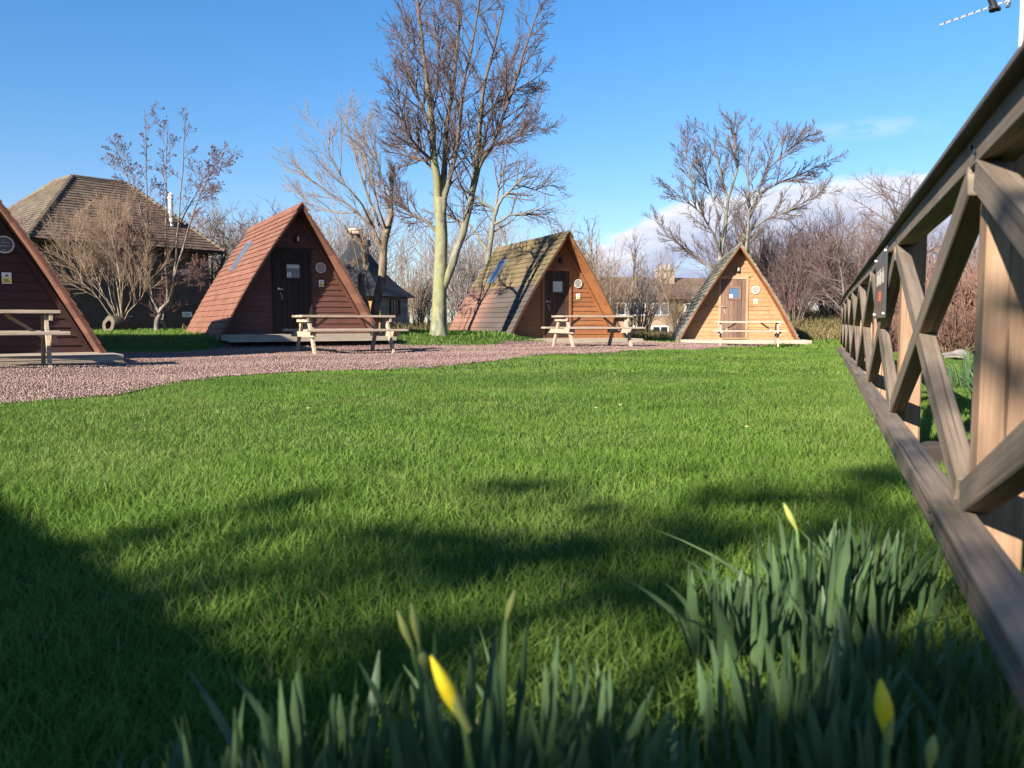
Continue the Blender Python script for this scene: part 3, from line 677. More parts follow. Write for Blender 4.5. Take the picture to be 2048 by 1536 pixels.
# aerial mast
b = P(2041, 100, 7.2); am = empty('aerial_mast', (b.x, b.y, 0), 0, 'pale metal mast with television aerial above the fence at right', 'aerial')
mb = MB(); mb.cyl((0, 0, 0), (0, 0, 3.75), .021, n=12); mb.cyl((0, 0, 2.76), (0, 0, 2.79), .025, n=12); mb.build('mast', M_alu, am, smooth=False)
t0 = P(1880, 50, 7.2)-Vector((b.x, b.y, 0)); t1 = P(2052, -12, 7.35)-Vector((b.x, b.y, 0)); dirb = (t1-t0)
mb = MB(); mb.bar(t0, t0+dirb*1.15, .014, .014, (0, 1, 0)); mb.build('boom', M_alu, am)
mb = MB()
for k in range(11): q = t0+dirb*(.04+.085*k); mb.cyl(q+Vector((0, -.035, .0)), q+Vector((0, .05, -.0)), .004, n=6)
mb.build('element', M_blk, am)
q = t0+dirb*.60; mb = MB(); mb.cyl(q+Vector((0, -.03, -.045)), q+Vector((0, -.02, .0)), .04, .034, 12); mb.cyl(q+Vector((-.0, -.03, -.01)), q+Vector((-.08, -.03, .16)), .03, .028, 12); mb.cyl(q+Vector((.035, -.03, -.035)), q+Vector((.05, -.03, -.03)), .022, n=10); mb.build('bracket', M_blk, am)
q = t0+dirb*.83; mb = MB(); mb.cyl(q+Vector((0, .05, -.05)), q+Vector((0, .05, .06)), .02, .03, 10); mb.build('junction_box', M_steel, am)
# ---------------------------------------------------------------- trees
def rv(r): 
    v = Vector((r.gauss(0, 1), r.gauss(0, 1), r.gauss(0, 1))); return v.normalized()
def poly(p, d, Lg, r0, r1, n, r, wander, trop):
    pts = [p.copy()]; d = d.normalized(); p = p.copy()
    for i in range(n):
        d = (d+rv(r)*wander+Vector((0, 0, trop))).normalized(); p = p+d*(Lg/n); pts.append(p.copy())
    return pts, [r0+(r1-r0)*i/n for i in range(n+1)]
def grow(Ts, p, d, Lg, r0, lev, cf, r):
    """recursive branching; cf: lists per level"""
    mx_ = len(cf['n'])
    n = 5 if lev == 0 else (4 if lev < mx_ else 3)
    r1 = r0*cf.get('taper', .45) if lev < mx_ else r0*.4
    pts, rad = poly(p, d, Lg, r0, r1, n, r, cf['wander'][min(lev, len(cf['wander'])-1)], cf['trop'][min(lev, len(cf['trop'])-1)])
    Ts[0 if r0 > cf.get('thick', .04) else 1].add(pts, rad, 6 if r0 > .05 else (4 if r0 > .015 else 3))
    if lev >= mx_: return pts
    spawn(Ts, pts, rad, Lg, lev, cf, r, cf.get('t0', .25))
    return pts
def spawn(Ts, pts, rad, Lg, lev, cf, r, t0):
    n = len(pts)-1; k = cf['n'][lev]
    for c in range(k):
        t = t0+(1-t0)*(c+r.random())/k; f = min(t*n, n-1e-3); i = int(f); q = pts[i].lerp(pts[i+1], f-i); rr = rad[i]+(rad[i+1]-rad[i])*(f-i)
        a = (pts[i+1]-pts[i]).normalized(); s = a.cross(rv(r)).normalized(); an = radians(cf['ang'][lev]*r.uniform(.7, 1.3))
        dd = (a*cos(an)+s*sin(an))
        if cf.get('flat'): dd.y *= .8
        ll = Lg*cf['len'][lev]*(1.15-.55*t)*r.uniform(.7, 1.25)
        grow(Ts, q, dd, ll, max(cf.get('rmin', .004), min(rr*.75, cf['rad'][lev]*r.uniform(.75, 1.2))), lev+1, cf, r)
def limb(Ts, pl, r0, r1, cf, r, lev=0, k=10, t0=.35, sub=True, length=None, jit=.0):
    """limb through photo pixels (px,py,Y)"""
    pts = [P(*q) for q in pl]; out = [pts[0]]
    for a, b in zip(pts[:-1], pts[1:]): m = a.lerp(b, .5)+rv(r)*jit; out += [m, b]
    n = len(out)-1; rad = [r0+(r1-r0)*(i/n)**.8 for i in range(n+1)]
    Ts[0].add(out, rad, k)
    if sub:
        Lt = sum((b-a).length for a, b in zip(out[:-1], out[1:])) if length is None else length
        spawn(Ts, out, rad, Lt, lev, cf, r, t0)
def tree(name, label, cat, base, mat, cmat=None, group=None):
    root = empty(name, base, 0, label, cat, group); Ts = [Tubes(), Tubes()]; return root, Ts
def finish(root, Ts, mat, cmat=None, origin=None, tn='trunk', cn='crown', twigs=None):
    off = np.array(root.location)
    for T_, nm, m_ in ((Ts[0], tn, mat), (Ts[1], cn, cmat or mat)):
        if T_.g:
            V, Fq, R = T_.arrays(); npmesh(nm, V-off, Fq, m_, root, {'rad': R}, True)
B_hero = bark('greenish bark', (.30, .285, .21), (.125, .085, .078), .008, .13, mossc=(.25, .25, .105))
B_will = bark('willow bark', (.27, .20, .14), (.27, .19, .125), .005, .04)
B_tan = bark('tan twigs', (.36, .28, .205), (.29, .20, .14), .004, .02)
B_ald = bark('grey alder bark', (.33, .28, .23), (.17, .10, .085), .006, .025)
B_grey = bark('grey bark', (.29, .26, .22), (.15, .11, .10), .006, .06, mossc=(.20, .20, .13))
B_purp = bark('purplish twigs', (.21, .17, .14), (.150, .098, .092), .004, .03)
B_wood = bark('pale winter wood', (.34, .30, .27), (.27, .22, .20), .005, .03)
B_red = bark('reddish bramble stems', (.26, .16, .115), (.28, .16, .12), .003, .02)
# big central tree
r = random.Random(21); YT = 20.6
b = P(877, 668, YT); b.z = float(gz(b.x, b.y))-.05
root, Ts = tree('bare_tree', 'tall bare tree with greenish forked trunk between the two middle cabins', 'tree', b, None, group='large bare trees')
cf = dict(n=[20, 9, 5], ang=[40, 38, 40], len=[.36, .44, .50], rad=[.024, .0105, .0070], wander=[.10, .16, .2], trop=[.06, .10, .04], thick=.045, rmin=.0055, t0=.2, taper=.4)
Ts[0].add([b, b+Vector((.0, 0, .12)), b+Vector((.0, 0, .35))], [.27, .225, .20], 12)
limb(Ts, [(877, 662, YT), (879, 600, YT), (881, 540, YT), (883, 470, YT), (881, 430, YT), (880, 395, YT)], .20, .135, cf, r, k=12, sub=False, jit=.006)
H_ = [([(881, 440, YT), (875, 385, YT), (868, 320, YT-.2), (866, 260, YT-.3), (858, 190, YT-.4), (846, 110, YT-.3), (838, 30, YT), (830, -30, YT)], .13, .022),
      ([(881, 430, YT), (884, 375, YT+.05), (889, 320, YT+.2), (893, 260, YT+.4), (905, 190, YT+.6), (912, 110, YT+.6), (918, 30, YT+.6), (925, -40, YT+.7)], .105, .02),
      ([(882, 440, YT), (889, 395, YT-.1), (901, 345, YT-.3), (915, 290, YT-.6), (922, 220, YT-.9), (930, 150, YT-1.), (948, 70, YT-1.1), (960, -10, YT-1.2)], .085, .018),
      ([(883, 580, YT), (905, 528, YT), (925, 470, YT+.1), (940, 410, YT+.2), (950, 350, YT+.2), (956, 290, YT+.1), (962, 220, YT), (970, 160, YT), (990, 90, YT), (1008, 10, YT)], .125, .022),
      ([(950, 350, YT+.1), (985, 290, YT-.2), (1010, 220, YT-.5), (1035, 150, YT-.8), (1060, 70, YT-1), (1080, 10, YT-1)], .06, .014),
      ([(943, 400, YT+.2), (960, 330, YT+.6), (975, 250, YT+1), (1005, 170, YT+1.4), (1040, 90, YT+1.6)], .05, .014),
      ([(868, 330, YT-.1), (840, 300, YT-.5), (815, 270, YT-.9), (800, 215, YT-1.2), (790, 150, YT-1.4)], .05, .012),
      ([(876, 350, YT), (850, 322, YT+.4), (820, 312, YT+.8), (795, 285, YT+1.1), (780, 250, YT+1.3)], .045, .010),
      ([(867, 260, YT-.3), (838, 200, YT-.2), (815, 130, YT), (800, 70, YT+.2)], .045, .012),
      ([(880, 470, YT), (850, 440, YT+.5), (820, 425, YT+1), (790, 395, YT+1.5), (772, 370, YT+1.8)], .05, .011),
      ([(960, 240, YT), (1000, 200, YT+.6), (1040, 175, YT+1), (1080, 150, YT+1.4)], .035, .010),
      ([(955, 310, YT), (1000, 285, YT-.4), (1045, 270, YT-.8), (1080, 250, YT-1)], .03, .009),
      ([(905, 190, YT+.6), (880, 120, YT+1.2), (868, 50, YT+1.6), (865, -20, YT+1.8)], .04, .012)]
for pl, a, c in H_: limb(Ts, pl, a, c, cf, r, k=8, t0=.16, length=3.9 if a > .08 else 2.7, jit=.03)
finish(root, Ts, B_hero)
# pollard willow behind the red cabin
r = random.Random(5); YW = 22.6
b = P(747, 660, YW); b.z = float(gz(b.x, b.y))-.05
root, Ts = tree('pollard_willow', 'leaning pollarded willow with brown trunk beside the dark pointed hut', 'tree', b, None)
cfw = dict(n=[12, 7, 3], ang=[28, 26, 24], len=[.60, .50, .5], rad=[.013, .0075, .0052], wander=[.10, .12, .14], trop=[.10, .08, .05], thick=.03, rmin=.0045, t0=.2, taper=.4)
limb(Ts, [(747, 672, YW), (752, 610, YW), (764, 560, YW), (766, 510, YW), (771, 465, YW)], .14, .105, cfw, r, k=10, sub=False, jit=.02)
for pl, a, c, L_ in [([(771, 475, YW), (782, 430, YW), (783, 380, YW), (787, 330, YW)], .095, .05, 1.2),
        ([(768, 500, YW), (745, 455, YW-.2), (715, 425, YW-.3), (672, 395, YW-.4), (630, 365, YW-.5), (600, 345, YW-.5)], .05, .012, 2.2),
        ([(770, 470, YW), (752, 430, YW+.2), (735, 390, YW+.4), (715, 330, YW+.5), (700, 270, YW+.6), (690, 230, YW+.6)], .045, .012, 2.2),
        ([(745, 452, YW), (725, 410, YW-.5), (690, 370, YW-.7), (660, 310, YW-.8), (645, 260, YW-.8)], .04, .01, 2.2),
        ([(780, 420, YW), (768, 370, YW-.4), (752, 310, YW-.6), (735, 260, YW-.7)], .035, .01, 2.0),
        ([(772, 460, YW), (758, 420, YW-.6), (742, 350, YW-.9), (722, 290, YW-1.1)], .035, .01, 2.0),
        ([(715, 425, YW-.3), (670, 425, YW), (625, 410, YW+.2), (590, 380, YW+.3)], .022, .008, 1.6),
        ([(768, 500, YW), (748, 480, YW), (742, 440, YW), (738, 425, YW)], .035, .02, .4)]: limb(Ts, pl, a, c, cfw, r, k=7, t0=.3, length=L_, jit=.03)
finish(root, Ts, B_will)
b = P(735, 660, YW+.5); b.z = float(gz(b.x, b.y))-.05
root, Ts = tree('pollard_stump', 'short dark pollarded trunk with drooping shoots left of the willow', 'tree', b, None)
limb(Ts, [(738, 668, YW+.5), (730, 610, YW+.5), (723, 575, YW+.5), (722, 550, YW+.5)], .13, .10, cfw, r, k=9, sub=False, jit=.02)
for pl in ([(722, 552, YW+.5), (712, 510, YW+.3), (702, 475, YW+.2), (692, 455, YW)], [(724, 552, YW+.5), (730, 520, YW+.7), (722, 490, YW+.8), (705, 470, YW+1)], [(720, 552, YW+.5), (708, 540, YW+.3), (702, 535, YW+.2)], [(728, 556, YW+.5), (738, 530, YW+.2), (728, 490, YW), (718, 462, YW)], [(742, 600, YW), (735, 560, YW), (726, 500, YW)]):
    limb(Ts, pl, .018, .007, cfw, r, k=4, sub=True, length=.5, t0=.5, jit=.02)
finish(root, Ts, B_will)
# multi-stemmed tan shrub growing from a hollow stump
r = random.Random(31); YS = 23.3
b = P(243, 645, YS); b.z = float(gz(b.x, b.y))
root, Ts = tree('pollard_shrub', 'tan multi-stemmed shrub with a fan of fine shoots before the hall', 'shrub', b, None)
cfs = dict(n=[17, 10, 4], ang=[34, 30, 26], len=[.55, .55, .5], rad=[.013, .007, .0045], wander=[.08, .12, .14], trop=[.08, .06, .04], thick=.019, rmin=.004, t0=.25, taper=.45)
for pl, a in [([(240, 640, YS), (228, 590, YS), (218, 530, YS), (212, 480, YS), (205, 430, YS)], .045), ([(245, 640, YS), (236, 580, YS), (232, 520, YS), (238, 470, YS), (240, 420, YS)], .045),
      ([(246, 640, YS), (244, 590, YS), (248, 530, YS), (262, 480, YS), (268, 420, YS)], .04), ([(232, 642, YS), (200, 600, YS-.2), (165, 565, YS-.3), (140, 520, YS-.4), (130, 480, YS-.5)], .035),
      ([(235, 642, YS), (205, 585, YS+.2), (185, 530, YS+.3), (175, 480, YS+.4), (160, 440, YS+.5)], .035), ([(248, 642, YS), (270, 610, YS-.2), (290, 580, YS-.3), (300, 540, YS-.3), (285, 500, YS-.3)], .03),
      ([(246, 642, YS), (262, 600, YS+.3), (272, 550, YS+.4), (280, 500, YS+.5), (285, 450, YS+.6)], .028), ([(238, 642, YS), (215, 560, YS+.5), (200, 500, YS+.7), (195, 450, YS+.8)], .03),
      ([(238, 642, YS), (180, 560, YS-.5), (150, 500, YS-.7), (150, 450, YS-.8)], .028), ([(244, 642, YS), (240, 560, YS-.6), (225, 480, YS-.8), (222, 420, YS-.9)], .028)]:
    limb(Ts, pl, a*.68, .009, cfs, r, k=6, t0=.22, length=1.9, jit=.05)
finish(root, Ts, B_tan)
mb = MB(); c = P(228, 650, YS-.1); ax = Vector((.50, .86, -.03)).normalized(); n_ = 16; rings = []
for (t, ro, ri) in ((-.22, .27, .13), (.0, .31, .15), (.30, .29, .14), (.7, .28, .1)):
    u = ax.cross(Vector((0, 0, 1))).normalized(); w = u.cross(ax)
    for rr_ in (ro, ri):
        for i in range(n_): a = 2*pi*i/n_; q = rr_*(1+.14*sin(2*a+t*3+1)+.09*sin(5*a+t)+.05*sin(11*a)); rings.append(c+ax*t*.8+u*cos(a)*q+w*sin(a)*q)
fs = []
for k in range(3):
    o = k*2*n_
    for i in range(n_): j = (i+1) % n_; fs += [(o+i, o+j, o+2*n_+j, o+2*n_+i), (o+n_+j, o+n_+i, o+3*n_+i, o+3*n_+j)]
for i in range(n_): j = (i+1) % n_; fs += [(i, n_+i, n_+j, j), (6*n_+i, 6*n_+j, 7*n_+j, 7*n_+i)]
mb.add(rings, fs[:-2*n_]); mb.m = 1; mb.add([tuple(v) for v in rings], [f for f in fs[-2*n_:]]); o = mb.build('hollow_stump', [wood('dark stump bark', (.05, .04, .03), (.12, .09, .065), (1, 6, 6), 3), wood('pale stump rim', (.13, .10, .07), (.22, .17, .12), (6, 6, 6), 3)], smooth=True)
tag(o, 'pale hollow tree stump on the grass beside the dark cabin', 'tree stump')
# slender alder
r = random.Random(9); YA = 23.6
b = P(314, 668, YA); b.z = float(gz(b.x, b.y))-.03
root, Ts = tree('alder_tree', 'slender multi-stemmed alder with reddish catkins before the hall', 'tree', b, None)
cfa = dict(n=[17, 7, 4], ang=[48, 42, 40], len=[.36, .46, .5], rad=[.012, .007, .0055], wander=[.10, .16, .2], trop=[.08, .06, .03], thick=.02, rmin=.0048, t0=.3, taper=.5)
for pl, a in [([(314, 670, YA), (314, 640, YA), (322, 618, YA), (338, 600, YA), (347, 575, YA), (352, 520, YA), (358, 440, YA), (366, 340, YA), (372, 235, YA)], .085),
      ([(318, 625, YA), (305, 600, YA), (300, 540, YA), (296, 440, YA), (292, 330, YA), (289, 220, YA)], .04),
      ([(335, 600, YA), (331, 540, YA), (332, 440, YA), (331, 340, YA+.3), (336, 250, YA+.4)], .04),
      ([(347, 560, YA), (368, 490, YA-.3), (392, 410, YA-.5), (420, 350, YA-.6), (446, 310, YA-.7)], .032),
      ([(318, 622, YA), (285, 560, YA-.4), (262, 500, YA-.5), (250, 460, YA-.6)], .03), ([(300, 480, YA), (275, 400, YA-.2), (250, 340, YA-.3), (232, 300, YA-.4)], .022),
      ([(356, 460, YA), (385, 400, YA+.3), (405, 360, YA+.5), (440, 320, YA+.6)], .022), ([(330, 670, YA+.2), (326, 640, YA+.2), (330, 600, YA+.2)], .06), ([(350, 540, YA), (385, 545, YA-.2), (395, 548, YA-.3)], .016)]:
    limb(Ts, pl, a, .008, cfa, r, k=7, t0=.3, length=2.1, jit=.03)
tips = []
for (n, k), lst in Ts[1].g.items():
    for a, bb in lst:
        if a[-1][2] > 2.2 and random.random() < .33: tips.append(a[-1])
finish(root, Ts, B_ald)
tips = np.array(tips); n = len(tips); A = RS.randn(n, 3, 3); Q, _ = np.linalg.qr(A); s = .018+.022*RS.rand(n)
V = np.einsum('nij,nkj->nki', Q, oc[None]*np.stack([s*1.3, s*.6, s*.5], -1)[:, None])+tips[:, None]-np.array(root.location); Fq = (of[None]+(np.arange(n)*6)[:, None, None]).reshape(-1, 3)
tag(npmesh('catkins', V.reshape(-1, 3), Fq, plain('dark reddish catkins', (.13, .055, .045), .8), root), kind='stuff')
# tree behind the golden cabin
r = random.Random(12); Y4 = 32.5
b = P(1466, 640, Y4); b.z = float(gz(b.x, b.y))-.05
root, Ts = tree('bare_tree', 'wide spreading bare tree rising behind the golden brown cabin', 'tree', b, None, group='large bare trees')
cf4 = dict(n=[19, 9, 5], ang=[36, 34, 36], len=[.36, .46, .5], rad=[.026, .012, .0070], wander=[.08, .12, .16], trop=[.06, .08, .04], thick=.05, rmin=.0075, t0=.2, taper=.4)
Ts[0].add([b, b+Vector((0, 0, .8)), P(1464, 560, Y4)], [.30, .26, .24], 10)
for pl, a in [([(1458, 590, Y4), (1440, 520, Y4), (1450, 460, Y4), (1456, 400, Y4), (1440, 340, Y4), (1425, 280, Y4)], .19), ([(1466, 590, Y4), (1478, 520, Y4), (1488, 470, Y4), (1512, 400, Y4+.4), (1532, 340, Y4+.5), (1560, 275, Y4+.5)], .17),
      ([(1470, 590, Y4), (1492, 500, Y4-.5), (1498, 430, Y4-.7), (1496, 350, Y4-.8), (1500, 270, Y4-.8)], .13), ([(1445, 520, Y4), (1428, 470, Y4-.5), (1405, 430, Y4-.8), (1370, 400, Y4-1), (1330, 365, Y4-1.1)], .08),
      ([(1452, 570, Y4), (1420, 535, Y4+.5), (1385, 505, Y4+.7), (1345, 480, Y4+.8), (1310, 440, Y4+1)], .075), ([(1490, 470, Y4), (1530, 440, Y4-.6), (1570, 425, Y4-.8), (1620, 400, Y4-1), (1650, 385, Y4-1.1)], .075),
      ([(1515, 390, Y4+.4), (1560, 365, Y4+.6), (1610, 345, Y4+.7), (1665, 318, Y4+.8)], .06), ([(1456, 400, Y4), (1475, 340, Y4-.4), (1470, 280, Y4-.5), (1465, 245, Y4-.5)], .07),
      ([(1405, 430, Y4-.8), (1385, 370, Y4-.6), (1372, 310, Y4-.5), (1375, 265, Y4-.5)], .05), ([(1530, 345, Y4), (1575, 300, Y4-.5), (1620, 270, Y4-.7)], .05), ([(1440, 440, Y4), (1415, 370, Y4+.5), (1398, 300, Y4+.7)], .06)]:
    limb(Ts, pl, a*.78, .013, cf4, r, k=7, t0=.22, length=3.6 if a > .1 else 2.9, jit=.03)
finish(root, Ts, B_grey)
# tree behind the mossy cabin
r = random.Random(14); Y3 = 31.
b = P(975, 640, Y3); b.z = float(gz(b.x, b.y))-.05
root, Ts = tree('bare_tree', 'low spreading bare tree with forked grey trunk behind the mossy cabin roof', 'tree', b, None, group='large bare trees')
cf3 = dict(n=[12, 6, 3], ang=[45, 40, 40], len=[.38, .46, .5], rad=[.03, .013, .008], wander=[.16, .2, .2], trop=[.02, .05, .02], thick=.05, rmin=.006, t0=.2, taper=.4)
for pl, a in [([(972, 650, Y3), (975, 560, Y3), (982, 480, Y3), (990, 425, Y3), (965, 405, Y3), (935, 385, Y3), (900, 370, Y3)], .16), ([(990, 430, Y3), (1005, 395, Y3), (1030, 370, Y3), (1060, 345, Y3)], .09), ([(985, 450, Y3), (1020, 430, Y3-.5), (1060, 425, Y3-.8), (1100, 405, Y3-1)], .06),
      ([(975, 500, Y3), (940, 450, Y3+.4), (890, 430, Y3+.6), (840, 420, Y3+.8)], .07), ([(990, 425, Y3), (1000, 360, Y3+.5), (1015, 300, Y3+.8)], .06), ([(1030, 370, Y3), (1070, 380, Y3+.4), (1110, 370, Y3+.6)], .04)]:
    limb(Ts, pl, a, .014, cf3, r, k=7, t0=.3, length=3.4, jit=.05)
finish(root, Ts, B_grey)
# generic smaller bare trees
def gtree(px, Y, ytop, seed, mat, label, width=1., multi=1, dens=1., group='bare trees at the back', name='bare_tree'):
    r = random.Random(seed); b = P(px, 645, Y); b.z = float(gz(b.x, b.y))-.05; top = P(px, ytop, Y).z; Hh = top-b.z
    root, Ts = tree(name, label, 'tree', b, None, group); k = Y/30.
    cfg = dict(n=[int(13*dens), int(7*dens), 4], ang=[46*width, 42, 40], len=[.42, .46, .5], rad=[.028, .013*k, .0075*k], wander=[.12, .18, .2], trop=[.07, .08, .03], thick=.045, rmin=.0055*k, t0=.22, taper=.35)
    for m_ in range(multi):
        d = Vector((r.gauss(0, .22), r.gauss(0, .15), 1)) if multi > 1 else Vector((r.gauss(0, .06), 0, 1))
        grow(Ts, b, d, Hh*r.uniform(.72, .86), (.13 if multi == 1 else .07)*Hh/6, 0, cfg, r)
    finish(root, Ts, mat)
gtree(1690, 30, 395, 41, B_purp, 'dark rounded bare tree left of the fence top', 1.2, 2, 1.1)
gtree(1808, 26, 315, 42, B_purp, 'bare tree with reddish twigs standing just above the fence rail', 1.15, 3, 1.2)
gtree(-70, 27, 250, 43, B_grey, 'bare tree whose twigs reach in at the left edge of the picture', 1.3, 1)
gtree(505, 42, 400, 44, B_purp, 'distant bare tree above the ridge of the red tiled cabin', 1.1, 4, 1.3)
gtree(620, 40, 430, 45, B_wood, 'distant pale bare tree right behind the tip of the red cabin', 1.1, 3, 1.2)
gtree(425, 36, 400, 46, B_grey, 'thin bare tree behind the right end of the hall roof', 1.1, 3)
gtree(1200, 33, 395, 47, B_tan, 'thin upright bare tree left of the brown house', .7, 2, .8)
gtree(1262, 34, 455, 48, B_grey, 'slender bare tree in front of the brown house', .7, 1, .8)
gtree(1560, 37, 440, 49, B_purp, 'bare tree behind the right slope of the golden cabin', 1.2, 4, 1.1)
# bush prototypes, copied with one label each
def bushproto(seed, mat, nst, Hh, spread, twr, name='bare_bush', nsub=9):
    r = random.Random(seed); root = empty(name, (0, 0, 0)); Ts = [Tubes(), Tubes()]
    cfb = dict(n=[nsub, 4], ang=[34, 34], len=[.45, .5], rad=[twr*1.4, twr], wander=[.14, .18, .2], trop=[.05, .05, .02], thick=.012, rmin=twr, t0=.15, taper=.5)
    for i in range(nst):
        a = r.uniform(0, 2*pi); q = r.uniform(0, .35)*spread
        d = Vector((cos(a)*spread*r.uniform(.1, .55), sin(a)*spread*r.uniform(.1, .55), 1)).normalized()
        grow(Ts, Vector((cos(a)*q, sin(a)*q, 0)), d, Hh*r.uniform(.6, 1.), .022*r.uniform(.6, 1.3), 0, cfb, r)
    finish(root, Ts, mat, tn='stems', cn='twigs')
    return root
used = set()
def place(proto, x, y, s, rz, label, cat='bush', group='bare bushes at the back', sz=None):
    if proto.name in used:
        o = proto.copy(); COL.objects.link(o)
        for ch in proto.children: c = ch.copy(); COL.objects.link(c); c.parent = o
    else: o = proto; used.add(proto.name)
    o.location = (x, y, float(gz(x, y))-.05); o.rotation_euler = (0, 0, rz); o.scale = (s, s, sz or s)
    return tag(o, label, cat, group)
bA = bushproto(1, B_tan, 26, 3.6, .75, .0075); bB = bushproto(2, B_purp, 34, 3.6, .85, .0075); bC = bushproto(3, B_wood, 26, 3.8, .7, .0085); bR = bushproto(4, B_red, 60, 1.9, 1.5, .0065, 'bramble', 12)
def bp(proto, px, Y, ytop, lab, wide=1., **kw):
    c = P(px, 645, Y); g_ = float(gz(c.x, c.y)); s = (P(px, ytop, Y).z-g_)/3.5; place(proto, c.x, Y, s*wide, (px*7.3) % 6.28, lab, sz=s, **kw)
bp(bA, 1165, 32, 470, 'tan bush right beside the slope of the mossy cabin')
bp(bA, 1215, 31, 520, 'tan bush before the left part of the brown house')
bp(bC, 1285, 34, 525, 'pale bush in front of the windows of the brown house')
bp(bA, 1352, 33, 560, 'tan bush touching the left slope of the golden cabin')
bp(bB, 1530, 35, 455, 'purplish bush just right of the golden cabin tip')
bp(bB, 1590, 33, 470, 'purplish bush over the small white building')
bp(bB, 1655, 36, 440, 'tall purplish bush between white building and fence')
bp(bB, 1720, 31, 470, 'purplish bush behind the far end of the fence')
bp(bB, 1470, 37, 480, 'purplish bush hidden behind the golden cabin roof')
bp(bC, 470, 38, 470, 'pale bush between hall and red tiled cabin')
bp(bC, 660, 36, 470, 'pale bush left of the dark pointed hut')
bp(bC, 700, 40, 430, 'tall pale bush behind the chimney of the pointed hut')
bp(bA, 840, 34, 530, 'low tan bush just right of the pointed hut')
bp(bC, 930, 38, 470, 'pale bush behind the fork of the greenish tree')
bp(bB, 560, 40, 455, 'dusky bush behind the ridge of the red tiled cabin')
bp(bC, 1110, 36, 500, 'pale bush behind the mossy cabin front')
bp(bA, 1405, 38, 585, 'tan bush in the gap left of the golden cabin')
# bramble bank to the right of the fence
for q, (x, y, s) in enumerate([(9.1, 15.6, .95), (10.2, 14.8, 1.05), (9.3, 19.0, .85), (10.8, 17.5, 1.2), (11.0, 22.5, 1.0), (11.6, 14.6, 1.15)]):
    place(bR, x, y, s, q*1.1, ['reddish bramble bush behind the second fence post', 'reddish bramble bush behind the nearest tall fence post', 'reddish bramble bush showing left of the fence sign', 'reddish bramble bush at the back of the bank, right of the sign', 'farthest reddish bramble bush of the bank', 'reddish bramble bush at the right edge of the picture'][q], 'bramble bush', 'reddish brambles beyond the fence')
for q, (x, y, s) in enumerate([(8.3, 15.0, .55), (9.0, 13.9, .55), (9.9, 13.2, .55), (8.2, 17.2, .5)]):
    place(bR, x, y, s, q*1.7+.4, ['low bramble at the foot of the bank behind the second fence post', 'low bramble over the rock edging beyond the fence', 'low bramble at the right edge near the ground', 'low bramble at the left foot of the bank'][q], 'bramble bush', 'reddish brambles beyond the fence')
# far wood, one mass
r = random.Random(77); Tf = Tubes()
for i in range(330):
    px = r.uniform(-200, 2250); Y = r.uniform(44, 66); b = P(px, 645, Y); b.z = float(gz(b.x, b.y)); top = {0: 440, 1: 455, 2: 475, 3: 500}[int(r.random()*4)]
    if 1165 < px < 1440: continue
    if 1560 < px < 1680: top += 60; Y = r.uniform(68, 75)
    Hh = (P(px, top, Y).z-b.z)*r.uniform(.75, 1.)
    pts, rad = poly(b, Vector((r.gauss(0, .06), 0, 1)), Hh, .07, .015, 6, r, .06, .05); Tf.add(pts, rad, 3)
    for k in range(26):
        t = r.uniform(.08, 1.); f = min(t*6, 5.99); j = int(f); q = pts[j].lerp(pts[j+1], f-j); a = r.uniform(0, 2*pi); d = Vector((cos(a)*.7, sin(a)*.5, r.uniform(.5, 1.3)))
        p2, r2 = poly(q, d, Hh*.32*(1.15-t*.6), .018, .011, 3, r, .15, .08); Tf.add(p2, r2, 3)
        for m_ in range(3):
            q2 = p2[r.choice((1, 2))]; p3, r3 = poly(q2, (d.normalized()+rv(r)*.7), Hh*.13, .0115, .008, 2, r, .15, .05); Tf.add(p3, r3, 3)
tag(Tf.build('far_wood', B_wood), 'far-off bare winter wood behind the cabins', kind='stuff')
# ---------------------------------------------------------------- hall on the left
M_brick = bpy.data.materials.new('dark brick'); 
def brickmat(m, c1, c2, mo, sc):
    m.use_nodes = True; t = m.node_tree; b = t.nodes['Principled BSDF']; b.inputs['Roughness'].default_value = .9
    tc = t.nodes.new('ShaderNodeTexCoord'); sp = t.nodes.new('ShaderNodeSeparateXYZ'); t.links.new(tc.outputs['Object'], sp.inputs[0]); cb = t.nodes.new('ShaderNodeCombineXYZ')
    t.links.new(M(t, 'ADD', sp.outputs[0], sp.outputs[1]), cb.inputs[0]); t.links.new(sp.outputs[2], cb.inputs[1])
    bt = t.nodes.new('ShaderNodeTexBrick'); bt.inputs['Scale'].default_value = sc; t.links.new(cb.outputs[0], bt.inputs[0])
    bt.inputs[1].default_value = (*c1, 1); bt.inputs[2].default_value = (*c2, 1); bt.inputs[3].default_value = (*mo, 1); bt.inputs['Mortar Size'].default_value = .012; bt.inputs['Brick Width'].default_value = .225*1; bt.inputs['Row Height'].default_value = .075
    g = noise(t, 3., detail=5); t.links.new(mixc(t, MR(t, g, .4, .7, 0, .4), bt.outputs[0], tuple(x*.5 for x in c1)), b.inputs['Base Color'])
brickmat(M_brick, (.075, .045, .034), (.105, .06, .042), (.07, .055, .045), 1.)
M_hroof = shingle('weathered brown hall tiles', (.12, .080, .060), (.19, .130, .096), moss=(.18, .16, .08), moss_lo=.74, isl=.16)
M_hroofb = shingle('mossy grey hall tiles', (.125, .092, .068), (.185, .138, .102), moss=(.18, .16, .10), moss_lo=.72, isl=.16)
hx = Vector((cos(radians(50)), sin(radians(50)), 0)); hb = Vector((-sin(radians(50)), cos(radians(50)), 0)); hA = Vector((-11.56, 19.82, 0))
hA = Vector((-11.56*1.3, 19.82*1.3, 0)); hall = empty('hall', hA, 0, 'dark brick hall with steep brown tiled hipped roof at left', 'building')
LW, DW, EZ, TZ = 5.85, 8.3, 3.23, 5.88
